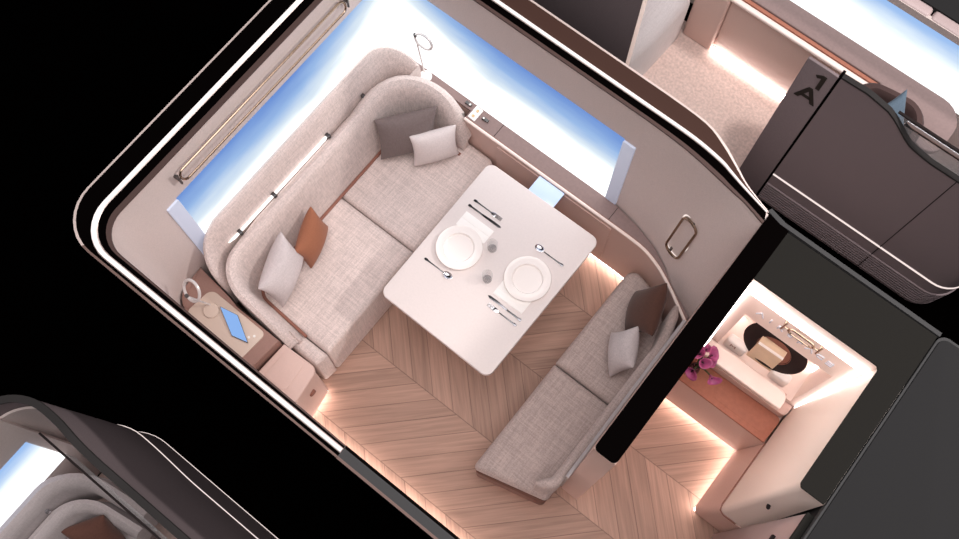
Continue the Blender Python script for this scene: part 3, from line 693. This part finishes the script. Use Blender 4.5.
arm = thing('armrest_cabinet', (-1.55, 0.25, 0), 'low blush pink cabinet with a round latch at the sofa end', 'cabinet')
prism('body', rounded([(-1.665, 0.112), (-1.392, 0.112, 0.02), (-1.43, 0.332, 0.03), (-1.66, 0.332)]), 0.05, 0.60, blush, arm)
prism('lid', rounded([(-1.668, 0.112), (-1.385, 0.112, 0.03), (-1.418, 0.345, 0.05), (-1.66, 0.335)]), 0.605, 0.64, blush, arm, 0.01)
prism('inset_pad', rounded([(-1.625, 0.135, 0.02), (-1.475, 0.13, 0.03), (-1.49, 0.325, 0.03), (-1.625, 0.325, 0.03)]), 0.640, 0.6435, blush, arm, 0.002)
lathe('latch', [(0.0005, -0.02), (0.024, -0.02), (0.021, 0.008), (0.0005, 0.008)], (-1.408, 0.235, 0.40), piping, arm, 20, Matrix.Rotation(PI / 2, 3, 'Y'))
strip('toe_light', [(-1.425, 0.13), (-1.447, 0.32)], [(-1.412, 0.13), (-1.434, 0.32)], 0.045, 0.02, led, arm)
prism('plinth', [(-1.66, 0.115), (-1.45, 0.115), (-1.47, 0.325), (-1.66, 0.325)], 0.0, 0.05, blush, arm)
fl = box('light_strip', -1.36, 0.28, 0.098, 0.108, 0.02, 0.05, led)
tag(fl, 'glowing light strip at the foot of the front wall', 'light')

# ------------------------------------------------------------------ wall handles
def loop(c, u, v, hu, hv, r=0.02, n=5):
    pts = rounded([(-hu, -hv, r), (hu, -hv, r), (hu, hv, r), (-hu, hv, r)], n); c = Vector(c)
    return [c + Vector(u) * p.x + Vector(v) * p.y for p in pts]
h1 = thing('grab_rail', (-2.29, 1.17, 1.68), 'long slim metal grab rail on the wall above the left window', 'handle')
tube('rail_loop', loop((-2.272, 1.18, 1.685), (0, 1, 0), (-0.3, 0, 1), 0.60, 0.034, 0.030), 0.0065, brass, h1, True)
for y in (0.565, 1.80): tube('bracket', [(-2.303, y, 1.685), (-2.268, y, 1.685)], 0.009, steel_dark, h1); tube('bracket_bar', [(-2.272, y, 1.64), (-2.272, y, 1.73)], 0.007, steel_dark, h1)
h2 = thing('grab_rail', (-0.3, 2.05, 1.25), 'upright oval metal grab handle on the wall above the bench', 'handle')
hu = Vector((0.95, -0.30, 0)).normalized(); hv = Vector((0.03, 0.12, 1.0)).normalized()
hc = Vector((-0.250, 2.028, 1.125))
tube('handle_loop', loop(hc, hu, hv, 0.052, 0.200, 0.045), 0.0075, brass, h2, True)
tube('halo_light', loop(hc + Vector((0.004, 0.012, 0)), hu, hv, 0.060, 0.209, 0.050), 0.0042, emis('handle_halo', (1.0, 0.86, 0.80, 1), 1.1), h2, True)
for k in (1, -1): tube('bracket', [hc + hv * 0.200 * k + hu * 0.012 * k, hc + hv * 0.200 * k + hu * 0.012 * k + Vector((0.0, 0.045, 0.0))], 0.008, steel_dark, h2)

# ------------------------------------------------------------------ vanity room
ZC = 0.60
bmv = bmesh.new()
def vbox(*a, **k): bm_box(bmv, *a, **k)
# surround with its niche
NY, ND = 1.80, 2.03
bm_box(bmv, 0.151, 0.90, NY + 0.24, 2.05, 0, ZT - 0.012)                 # rear skin
bm_box(bmv, 0.151, 0.235, NY, NY + 0.24, 0, ZT - 0.012)                  # left cheek
bm_box(bmv, 0.735, 0.90, NY, NY + 0.24, 0, ZT - 0.012)                   # right cheek
bm_box(bmv, 0.235, 0.735, NY, NY + 0.24, 1.38, ZT - 0.012)               # lintel
bm_box(bmv, 0.235, 0.735, NY, NY + 0.24, 0, 0.70)                        # niche floor
struct(finish('wall_vanity', bmv, blush_light), 'pale blush vanity wall with a lit niche')
bm = bmesh.new(); vs = []
for (x0, x1, y0, z) in ((0.771, 0.90, 1.10, ZC), (0.809, 0.90, 1.15, ZT - 0.012)):
    r = 0.03 if z else 0.03
    o = rounded([(x0, 1.795), (x0, y0 + 0.0, r), (0.935, y0), (0.935, 1.795)], 5)
    vs.append([bm.verts.new((p.x, p.y, z)) for p in o])
for a, b in zip(vs, vs[1:]):
    for i in range(len(a)): bm.faces.new((a[i], a[(i + 1) % len(a)], b[(i + 1) % len(a)], b[i]))
bm.faces.new(vs[0]); bm.faces.new(vs[-1])
struct(finish('wall_cabinet', bm, cream), 'cream side wall of the vanity with a rounded front edge')
t_ = prism('trim_4', rounded([(0.151, 1.792), (0.806, 1.792, 0.02), (0.806, 1.165, 0.02), (0.818, 1.148, 0.01), (0.932, 1.148), (0.932, 2.066), (0.151, 2.066)], 4), ZT - 0.012, ZT, dark_top)
struct(t_, 'dark grey cut top around the vanity', 'trim')
t_ = prism('trim_5', [(0.02, 2.098), (0.10, 2.078), (0.94, 2.072), (0.94, 2.092), (0.12, 2.098), (0.03, 2.118)], ZT - 0.03, ZT + 0.004, grey_strip)
struct(t_, 'mid grey rim strip beside the dark vanity top', 'trim')
van = thing('vanity_counter', (0.45, 1.6, 0), 'vanity cabinet with terracotta leather counter and blush front', 'counter')
prism('cabinet', [(0.152, 1.556), (0.765, 1.556), (0.765, 1.795), (0.152, 1.795)], 0.06, 0.575, blush, van, 0.003)
prism('plinth', [(0.152, 1.585), (0.735, 1.585), (0.735, 1.795), (0.152, 1.795)], 0.0, 0.06, blush, van)
prism('countertop', rounded([(0.152, 1.553), (0.758, 1.551, 0.004), (0.766, 1.72, 0.03), (0.152, 1.712)]), 0.583, ZC, terracotta, van, 0.004)
prism('counter_gap', [(0.154, 1.560), (0.74, 1.558), (0.74, 1.78), (0.154, 1.78)], 0.572, 0.585, plum_dark, van)
prism('tray_inset', rounded([(0.40, 1.585, 0.02), (0.725, 1.585, 0.02), (0.732, 1.695, 0.02), (0.40, 1.695, 0.02)]), ZC, ZC + 0.002, terracotta, van, 0.001)
prism('upstand', rounded([(0.152, 1.713), (0.765, 1.722, 0.03), (0.765, 1.795), (0.152, 1.795)]), 0.575, 0.66, blush, van, 0.004)
prism('shelf_lid', rounded([(0.160, 1.692, 0.01), (0.700, 1.694, 0.012), (0.700, 1.792, 0.05), (0.160, 1.792, 0.01)]), 0.775, 0.80, blush_light, van, 0.008)
prism('shelf_body', rounded([(0.160, 1.725), (0.690, 1.73, 0.02), (0.690, 1.795), (0.160, 1.795)]), 0.66, 0.775, blush, van)
box('toe_light', 0.16, 0.72, 1.570, 1.582, 0.018, 0.05, led, van)
rc = thing('low_cabinet', (0.76, 1.3, 0), 'blush low cabinet below the cream vanity side wall', 'cabinet')
bm = bmesh.new(); vs = []
for z, x0, y0 in ((0.06, 0.722, 1.108), (0.592, 0.764, 1.095)):
    o = rounded([(x0, 1.548), (x0, y0, 0.035), (0.932, y0), (0.932, 1.548)], 5); vs.append([bm.verts.new((p.x, p.y, z)) for p in o])
for i in range(len(vs[0])): bm.faces.new((vs[0][i], vs[0][(i + 1) % len(vs[0])], vs[1][(i + 1) % len(vs[0])], vs[1][i]))
bm.faces.new(vs[0]); bm.faces.new(vs[1])
finish('panel', bm, blush, rc)
tube('seam_line', [(0.766, 1.548, 0.597), (0.7655, 1.14, 0.597), (0.775, 1.105, 0.597), (0.80, 1.094, 0.597), (0.88, 1.094, 0.597)], 0.004, piping, rc)
box('toe_light', 0.726, 0.740, 1.12, 1.545, 0.03, 0.056, led, rc)
box('plinth', 0.75, 0.90, 1.12, 1.545, 0.0, 0.06, blush, rc)
# niche lights, plus a hidden strip added on the partition
nl = thing('niche_light', (0.49, 1.80, 1.7), 'glowing light line around the vanity niche wall, with an added hidden partition strip', 'light')
prism('top_line', [(0.155, 1.780), (0.80, 1.780), (0.80, 1.799), (0.155, 1.799)], 1.690, 1.716, led_van, nl)
box('partition_line', 0.1505, 0.1540, 0.86, 1.44, 1.58, 1.69, led_van, nl)  # out-of-view strip, added to brighten the right vanity wall
box('partition_line', 0.1505, 0.158, 1.44, 1.78, 1.70, 1.80, led_van, nl)
box('side_line', 0.152, 0.172, 1.785, 1.799, 0.9, 1.70, led_van, nl)
box('right_line', 0.772, 0.784, 1.788, 1.799, 0.68, 1.70, led_van, nl)
box('niche_line', 0.238, 0.246, 2.00, 2.035, 0.72, 1.36, led_van, nl)
box('niche_line', 0.726, 0.734, 2.00, 2.035, 0.72, 1.36, led_van, nl)
# lettering on the wall
def letter_mat(x, z, sx=1.0): return Matrix.Translation((x, 1.797, z)) @ Matrix.Rotation(PI / 2, 4, 'X')
lt = thing('wall_lettering', (0.48, 1.797, 1.5), 'small silver capital letters on the blush wall above the niche', 'sign')
word = 'AIRSPACE'
letter_m = mat('bright_letter_metal', srgb(226, 232, 244), rough=0.25, metal=0.25)
for k, ch in enumerate(word):
    x = 0.288 + (0.674 - 0.288) * k / 7
    if ch == 'A':
        bm = bmesh.new()
        for s in (-1, 1): bm_tube(bm, [(x + s * 0.019, 1.797, 1.485), (x, 1.797, 1.532)], 0.0042, seg=6)
        finish('letter', bm, letter_m, lt)
    elif ch == 'E':
        bm = bmesh.new()
        for dz in (-0.02, 0, 0.02): bm_box(bm, x - 0.017, x + 0.017, 1.793, 1.799, 1.508 + dz - 0.004, 1.508 + dz + 0.004)
        finish('letter', bm, letter_m, lt)
    else: text('letter', ch, 0.062, 0.003, letter_mat(x, 1.508), letter_m, lt)
hk = thing('wall_hook', (0.48, 1.78, 1.6), 'slim champagne loop handle above the silver letters', 'handle')
tube('hook_loop', loop((0.487, 1.762, 1.65), (1, 0, 0), (0, 0, 1), 0.068, 0.028, 0.026), 0.0055, brass, hk, True)
for x in (0.392, 0.582): tube('bracket', [(x, 1.762, 1.61), (x, 1.762, 1.70)], 0.006, brass, hk)
for x in (0.392, 0.582): tube('bracket_pin', [(x, 1.762, 1.655), (x, 1.80, 1.655)], 0.006, brass, hk); tube('bar', [(x, 1.762, 1.652), (x + (0.03 if x < 0.45 else -0.03), 1.762, 1.652)], 0.005, brass, hk)
# hat leaning in the niche, box in front
hat = thing('hat', (0.49, 1.93, 0.75), 'wide brimmed black hat leaning in the vanity niche', 'hat')
HM = Matrix.Rotation(math.radians(62), 3, 'X') @ Matrix.Diagonal((1.14, 0.92, 1))
hc = Vector((0.485, 1.905, 0.935))
lathe('brim', [(0.085, 0.0), (0.150, -0.006), (0.160, -0.004), (0.150, 0.004), (0.086, 0.016), (0.080, 0.010)], hc, hat_m, hat, 48, HM)
lathe('crown', [(0.0005, -0.07), (0.060, -0.068), (0.078, -0.05), (0.086, 0.0), (0.082, 0.004), (0.076, -0.012), (0.0005, -0.016)], hc, blush_light, hat, 40, HM)
lathe('hat_band', [(0.0845, 0.006), (0.0875, 0.012), (0.0865, 0.018), (0.083, 0.012)], hc, piping, hat, 40, HM)
bx = thing('gift_box', (0.47, 1.85, 0.70), 'square beige box in front of the black hat', 'box')
slab('box_body', [Vector((0.393, 1.835, 0.79)), Vector((0.545, 1.838, 0.79)), Vector((0.545, 1.862, 0.985)), Vector((0.395, 1.858, 0.985))], -0.06, box_m, bx)
slab('box_edge', [Vector((0.395, 1.856, 0.985)), Vector((0.545, 1.860, 0.985)), Vector((0.545, 1.918, 0.965)), Vector((0.395, 1.914, 0.965))], 0.004, white_plastic, bx)
for x0, x1, lab in ((0.262, 0.385, 'white folded towel with a small monogram left of the beige box'), (0.553, 0.66, 'plain white folded towel right of the beige box')):
    tw = thing('folded_towel', ((x0 + x1) / 2, 1.87, 0.70), lab, 'towel')
    box('towel_body', x0, x1, 1.83, 1.88, 0.702, 0.83, napkin_m, tw, 0.015, 4)
    if x0 < 0.3: text('monogram', 'M', 0.05, 0.001, Matrix.Translation((x0 + 0.05, 1.8285, 0.785)) @ Matrix.Rotation(PI / 2, 4, 'X'), desk_brown, tw)
# flowers
fv = thing('flower_vase', (0.225, 1.64, ZC), 'dark vase of magenta calla lilies on the vanity counter', 'flowers')
lathe('vase', [(0.0005, 0), (0.026, 0), (0.032, 0.04), (0.022, 0.11), (0.018, 0.13), (0.014, 0.13), (0.0005, 0.05)], (0.222, 1.64, ZC), petal_dark, fv, 24)
def calla(tip, d, size):
    base = Vector((0.222, 1.64, ZC + 0.11)); tip = Vector(tip); d = Vector(d).normalized()
    st = tube('stem', [base, base.lerp(tip, 0.5) + Vector((0, 0, 0.03)), tip], 0.0045, stem_m, fv)
    M = d.to_track_quat('Z', 'Y').to_matrix(); bm = bmesh.new(); rows = []
    for i in range(7):
        t = i / 6; row = []
        for k in range(14):
            a = 2 * PI * k / 14; r = size * (0.12 + 0.55 * t ** 1.4) * (1 + 0.55 * t * max(0, math.cos(a)) ** 3)
            row.append(bm.verts.new(tip + M @ Vector((r * math.cos(a), r * math.sin(a), size * (0.9 * t + 0.25 * t * max(0, math.cos(a)))))))
        rows.append(row)
    for a, b in zip(rows, rows[1:]):
        for k in range(14): bm.faces.new((a[k], a[(k + 1) % 14], b[(k + 1) % 14], b[k]))
    pet = finish('petal', bm, pink_petal, fv)
    md = pet.modifiers.new('thick', 'SOLIDIFY'); md.thickness = 0.0015
    tube('spadix', [tip + d * size * 0.1, tip + d * size * 0.6], size * 0.09, petal_dark, pet, seg=6)
for tip, d, s in (((0.190, 1.645, 0.90), (-0.2, 0.0, 1), 0.055), ((0.238, 1.662, 0.91), (0.35, 0.35, 1), 0.055), ((0.226, 1.620, 0.90), (0.3, -0.3, 1), 0.052), ((0.205, 1.675, 0.90), (-0.1, 0.4, 1), 0.048),
                  ((0.215, 1.575, 0.84), (-0.1, -0.7, 0.6), 0.055), ((0.300, 1.600, 0.86), (0.5, -0.4, 0.4), 0.055), ((0.252, 1.640, 0.88), (0.4, 0.1, 0.9), 0.048)):
    calla(tip, d, s * 0.86)
# door and closet at the vanity side
dp = thing('sliding_door', (0.93, 0.9, 0), 'grey mauve sliding door edge below the vanity corner', 'door')
box('door_panel', 0.905, 0.934, 0.2, 1.088, 0.0, 1.78, mat('mauve_gloss', srgb(168, 152, 154), rough=0.3, spec=0.5), dp, 0.004)
box('door_top', 0.903, 0.936, 0.2, 1.09, 1.78, 1.80, dark_top, dp)
box('hook_plate', 0.890, 0.9045, 0.94, 0.98, 1.50, 1.53, plum_dark, dp)
tube('coat_peg', [(0.845, 1.146, 1.30), (0.845, 1.118, 1.30), (0.845, 1.112, 1.315)], 0.010, plum_dark, struct(bpy.data.objects.new('trim_6', None), 'small black coat peg on the cream wall end', 'trim') if False else rc)
cl = thing('closet_block', (1.4, 0.9, 0), 'large dark grey closet block with a flat top at the lower right', 'closet')
prism('flat_top', rounded([(0.948, -0.9), (2.4, -0.9), (2.4, 2.075), (0.948, 2.075, 0.04)]), ZT - 0.01, ZT + 0.012, grey_top, cl, 0.004)
prism('top_edge', rounded([(0.937, -0.9), (2.4, -0.9), (2.4, 2.09), (0.937, 2.09, 0.045)]), ZT - 0.04, ZT + 0.004, grey_strip, cl, 0.004)
prism('body', rounded([(0.95, -0.9), (2.4, -0.9), (2.4, 2.07), (0.95, 2.07)]), 0.0, ZT - 0.04, grey_top, cl)

# ------------------------------------------------------------------ neighbouring suite 1 A
sh = thing('seat_shell', (0.4, 3.0, 0), 'dark plum curved outer shell of the suite marked one A', 'seat shell')
TOP = [(-0.30, 1.655), (0.07, 1.675), (0.20, 1.645), (0.27, 1.60), (0.33, 1.54), (0.40, 1.49), (0.52, 1.468), (2.0, 1.475)]
def top_z(x):
    for (xa, za), (xb, zb) in zip(TOP, TOP[1:]):
        if x <= xb: return za + (zb - za) * max(0, (x - xa)) / (xb - xa)
    return TOP[-1][1]
spath = resample(rounded([(-0.080, 3.0), (1.20, 3.0, 0.16), (1.20, 3.85)], 8), 0.045)
def shell_prof(z0, d0=0.0, th=0.022):
    def f(i, t):
        z = top_z(spath[i].x) if spath[i].y < 3.02 else 1.475
        return [(d0, z0), (d0, z - 0.006), (d0 - 0.006, z), (d0 - th, z), (d0 - th, z0)]
    return f
sweep('upper_panel', spath, shell_prof(0.44), plum, sh, smooth=30)
sweep('lower_panel', spath, lambda i, t: [(-0.004, 0.30), (-0.012, 0.405), (-0.03, 0.405), (-0.03, 0.0), (-0.022, 0.0)], plum, sh, smooth=30)
for j in range(8):
    z = 0.045 + j * 0.033; o = -0.022 + 0.018 * z / 0.30
    sweep('rib', spath, lambda i, t, z=z, o=o: [(o + 0.010, z), (o + 0.010, z + 0.010), (o - 0.002, z + 0.014), (o - 0.002, z)], plum, sh, smooth=0)
    sweep('groove_shade', spath, lambda i, t, z=z, o=o: [(o + 0.0035, z - 0.014), (o + 0.0035, z - 0.002), (o - 0.004, z - 0.002), (o - 0.004, z - 0.014)], plum_dark, sh, smooth=0)  # dark strips paint in the shade between the ribs
sweep('light_line', spath, lambda i, t: [(0.005, 0.426), (0.005, 0.434), (-0.02, 0.434), (-0.02, 0.426)], emis('shell_light_line', (1.0, 0.84, 0.80, 1), 1.0), sh)
sweep('shadow_gap', spath, lambda i, t: [(-0.02, 0.400), (-0.02, 0.426), (-0.04, 0.426), (-0.04, 0.400)], black_line, sh)
sweep('rim_trim', [p for p in spath], lambda i, t: (lambda z: [(0.003, z - 0.012), (0.003, z + 0.002), (-0.026, z + 0.002), (-0.026, z - 0.012)])(top_z(spath[i].x) if spath[i].y < 3.02 else 1.475), mat('dark_rim', srgb(52, 50, 50), rough=0.7, spec=0.1), sh)
box('panel_seam', 0.678, 0.683, 2.9985, 3.003, 0.05, 1.46, plum_dark, sh)
box('sign_panel', -0.272, -0.094, 2.995, 3.012, 0.02, 1.655, plum, sh, 0.004)
box('seam_gap', -0.096, -0.080, 3.004, 3.05, 0.02, 1.655, black_line, sh)
sgnm = mat('sign_bronze', srgb(48, 42, 38), rough=0.5, spec=0.2)
RX = Matrix.Rotation(PI / 2, 4, 'X')
bm = bmesh.new()
def flat_poly(bm, pts, y0, y1):
    f = [bm.verts.new((x, y0, z)) for x, z in pts]; g = [bm.verts.new((x, y1, z)) for x, z in pts]
    bm.faces.new(f); bm.faces.new(list(reversed(g)))
    for i in range(len(f)): bm.faces.new((f[i], f[(i + 1) % len(f)], g[(i + 1) % len(f)], g[i]))
flat_poly(bm, [(-0.160, 1.468), (-0.136, 1.468), (-0.136, 1.600), (-0.158, 1.600), (-0.192, 1.574), (-0.181, 1.557), (-0.160, 1.572)], 2.990, 2.9955)
finish('digit', bm, sgnm, sh, 0)
bm = bmesh.new()
flat_poly(bm, [(-0.238, 1.318), (-0.212, 1.318), (-0.176, 1.412), (-0.140, 1.318), (-0.114, 1.318), (-0.164, 1.446), (-0.188, 1.446)], 2.990, 2.9955)
flat_poly(bm, [(-0.204, 1.346), (-0.148, 1.346), (-0.154, 1.366), (-0.198, 1.366)], 2.990, 2.9955)
finish('letter', bm, sgnm, sh, 0)
pg = thing('privacy_glass', (0.7, 3.02, 1.5), 'clear privacy glass strip above the lowered edge of the plum shell', 'glass')
box('pane', 0.26, 1.18, 3.030, 3.036, 1.46, 1.632, mat('smoked_glass', (0.6, 0.6, 0.62, 1), rough=0.05, alpha=0.28), pg)
box('reflection_band', 0.30, 1.18, 3.026, 3.042, 1.575, 1.622, silver, pg, 0.003)  # metal bar put in as the reflection on the pane
box('top_line', 0.24, 1.18, 3.026, 3.040, 1.632, 1.640, plum_dark, pg)
sw = thing('side_screen', (-1.7, 3.0, 0), 'plain plum privacy wall beside the carpeted doorway', 'partition')
box('panel', -2.9, -1.203, 2.98, 3.04, 0.0, 1.66, plum, sw, 0.004)
box('edge_line', -1.2045, -1.2005, 2.976, 3.042, 0.0, 1.66, blush_light, sw, 0.002)
os_ = thing('lounge_seat', (-1.5, 3.4, 0), 'silver grey upholstered seat beside the tan carpet', 'seat')
prism('seat_base', rounded([(-2.0, 3.06), (-1.21, 3.06, 0.03), (-1.175, 3.30), (-1.155, 3.70, 0.05), (-2.0, 3.74)]), 0.0, 0.52, grey_seat, os_, 0.12, 0.0, 6)
prism('seat_back', rounded([(-2.0, 3.10), (-1.42, 3.10, 0.1), (-1.36, 3.70, 0.1), (-2.0, 3.74)]), 0.52, 0.95, grey_seat, os_, 0.12, 0.0, 6)
cab = thing('console_cabinet', (-0.3, 3.8, 0), 'blush console cabinet with glowing foot under the suite window', 'cabinet')
box('front_panel', -0.93, 0.55, 3.735, 3.80, 0.05, 0.61, blush, cab, 0.012)
box('side_front', -1.155, -0.931, 3.705, 3.80, 0.005, 0.61, blush, cab, 0.015)
box('top_edge', -1.155, 0.08, 3.712, 3.752, 0.612, 0.64, blush_light, cab, 0.01)
box('copper_groove', -1.155, 0.10, 3.752, 3.775, 0.60, 0.648, terracotta, cab)
prism('sill', rounded([(-1.155, 3.778), (0.10, 3.778), (0.42, 3.60, 0.2), (0.62, 3.50, 0.1), (0.62, 3.93, 0.16), (-1.155, 3.92)]), 0.62, 0.66, ledge_m, cab, 0.008)
box('toe_light', -0.92, 0.5, 3.715, 3.73, 0.012, 0.045, led, cab)
overhead_m = mat('overhead_mauve', srgb(198, 178, 178), rough=0.5)
w3 = bpy.data.objects.new('window_3', None); COL.objects.link(w3); struct(w3, 'bright sky window of the suite marked one A', 'window')
box('pane', -1.6, 2.2, 3.93, 3.945, 0.60, 1.14, sky3, w3)
struct(box('wall_window', -1.6, 2.2, 3.92, 3.944, 1.14, 1.195, wallm), 'mauve grey wall band above the suite window')
struct(box('wall_window', -1.6, 2.2, 3.945, 3.99, 0.0, 1.14, wallm), 'wall carrying the suite window')
for x0, x1, lab in ((-1.2, 0.090, 'pale overhead panel left of the joint above the suite window'), (0.10, 1.6, 'pale overhead panel right of the joint above the suite window')):
    tag(box('overhead_panel', x0, x1, 3.922, 3.996, 1.14, 1.205, overhead_m, None, 0.02), lab, 'panel')
struct(box('ceiling', -1.6, 2.2, 4.0, 4.7, 1.14, 1.20, grey_top), 'dark grey ceiling edge beyond the suite window', 'ceiling')
ch = thing('armchair', (0.25, 3.4, 0), 'dark plum tub armchair behind the plum shell', 'chair')
cpath = resample(rounded([(0.0, 3.30), (0.0, 3.60, 0.12), (0.45, 3.62, 0.16), (0.46, 3.15)], 8), 0.05)
sweep('tub_back', cpath, lambda i, t: (lambda h: [(0.0, 0.3), (0.0, h - 0.03), (-0.02, h), (-0.05, h), (-0.07, h - 0.03), (-0.07, 0.3)])(0.80 + 0.16 * math.sin(PI * t)), mat('plum_upholstery', srgb(86, 68, 66), rough=0.8, spec=0.15), ch, side=-1)
prism('seat', rounded([(0.03, 3.15, 0.03), (0.42, 3.15, 0.03), (0.42, 3.57, 0.05), (0.03, 3.57, 0.05)]), 0.02, 0.45, p_dark, ch, 0.03)
pillow('throw_pillow', [(0.165, 3.32, 1.12), (0.228, 3.47, 1.20), (0.385, 3.36, 0.95), (0.32, 3.22, 0.80)], 0.09, p_blue, 'slate blue pillow standing in the plum armchair')

# ------------------------------------------------------------------ suite at the lower left
s2 = thing('seat_shell', (-1.5, -0.6, 0), 'dark plum outer shell of the suite at the lower left', 'seat shell')
lp = resample(rounded([(-0.55, -0.53), (-2.32, -0.53, 0.32), (-2.32, -1.3)], 12), 0.05)
def blend(x, a, b, va, vb):
    t = min(1, max(0, (x - a) / (b - a))); t = t * t * (3 - 2 * t); return va + (vb - va) * t
def top2(i):
    p = lp[i]
    return 1.65 if p.x < -1.9 else blend(p.x, -1.85, -1.55, 1.65, 1.50)
def lean2(i, z):
    k = blend(lp[i].x, -1.95, -1.55, 0.075, 0.130) if lp[i].y > -0.6 or lp[i].x > -2.2 else 0.075
    return -k * z / 1.65
def ring2(o0, o1, z0, z1, th):
    def f(i, t):
        za, zb = (z0 if z0 is not None else top2(i) - 0.012), (z1 if z1 is not None else top2(i) + (0.009 if th > 0.032 else 0.003))
        a, b = lean2(i, za), lean2(i, zb)
        return [(a + o0, za), (b + o1, zb), (b + o1 - th, zb), (a + o0 - th, za)]
    return f
sweep('upper_panel', lp, ring2(0, 0, 0.43, None, 0.022), plum, s2, smooth=30)
sweep('lower_panel', lp, ring2(0, -0.012, 0.0, 0.405, 0.03), plum, s2, smooth=30)
sweep('light_line', lp, ring2(0.004, 0.004, 0.421, 0.428, 0.03), bpy.data.materials['shell_light_line'], s2)
sweep('foot_line', lp, ring2(0.003, 0.003, 0.004, 0.009, 0.02), bpy.data.materials['shell_light_line'], s2)
sweep('inner_lining', lp, ring2(-0.024, -0.024, 0.45, 1.46, 0.012), wallm, s2, smooth=30)
sweep('rim_trim', lp, ring2(0.004, 0.004, None, None, 0.034), bpy.data.materials['dark_rim'], s2)
pg2 = thing('privacy_glass', (-1.5, -0.68, 1.5), 'clear privacy glass above the lowered edge of the lower left shell', 'glass')
box('pane', -1.80, -0.55, -0.712, -0.706, 1.50, 1.63, bpy.data.materials['smoked_glass'], pg2)
box('top_line', -1.95, -0.55, -0.714, -0.704, 1.63, 1.637, plum_dark, pg2)
struct(box('floor', -2.18, -0.5, -2.2, -0.66, -0.05, 0.003, carpet_m), 'carpet floor of the suite at the lower left', 'floor')
struct(box('wall_suite', -2.22, -2.19, -2.2, -0.80, 0.0, 1.50, wallm), 'warm grey window wall of the lower left suite')
w4 = bpy.data.objects.new('window_4', None); COL.objects.link(w4); struct(w4, 'sky window of the suite at the lower left', 'window')
box('pane', -2.196, -2.184, -2.2, -0.862, 0.60, 1.12, sky3, w4)
s3 = thing('suite_sofa', (-1.7, -1.2, 0), 'grey linen sofa inside the lower left suite', 'sofa')
sp1 = resample(rounded([(-1.965, -2.2), (-1.965, -0.885, 0.15), (-1.60, -0.86)], 8), 0.06)
sweep('headrest_panel', sp1, lambda i, t: (lambda h: [(0, 0.4), (0.0, h - 0.1), (-0.02, h - 0.02), (-0.05, h), (-0.08, h - 0.02), (-0.09, 0.4)])(1.0 - 0.3 * max(0, (t - 0.75) / 0.25)), p_grey, s3)
sp2 = resample(rounded([(-1.885, -2.2), (-1.885, -0.965, 0.12), (-1.58, -0.94)], 8), 0.06)
sweep('backrest', sp2, lambda i, t: (lambda h: [(0.03, 0.4), (0.01, h - 0.06), (-0.01, h - 0.015), (-0.035, h), (-0.06, h - 0.015), (-0.07, 0.4)])(0.86 - 0.22 * max(0, (t - 0.75) / 0.25)), p_grey, s3)
prism('seat_cushion', rounded([(-1.875, -2.2), (-1.42, -2.2), (-1.42, -0.96, 0.03), (-1.875, -0.96, 0.1)]), 0.02, 0.45, p_grey, s3, 0.03)
for y in (-1.08, -1.30): lathe('clip', [(0.0005, 0), (0.012, 0), (0.012, 0.02), (0.0005, 0.02)], (-1.95, y, 0.87), silver, s3, 12)
pillow('throw_pillow', [(-1.88, -1.14, 0.74), (-1.74, -0.93, 0.80), (-1.62, -0.99, 0.56), (-1.67, -1.14, 0.50)], 0.15, p_rust, 'rust brown pillow on the sofa of the lower left suite')
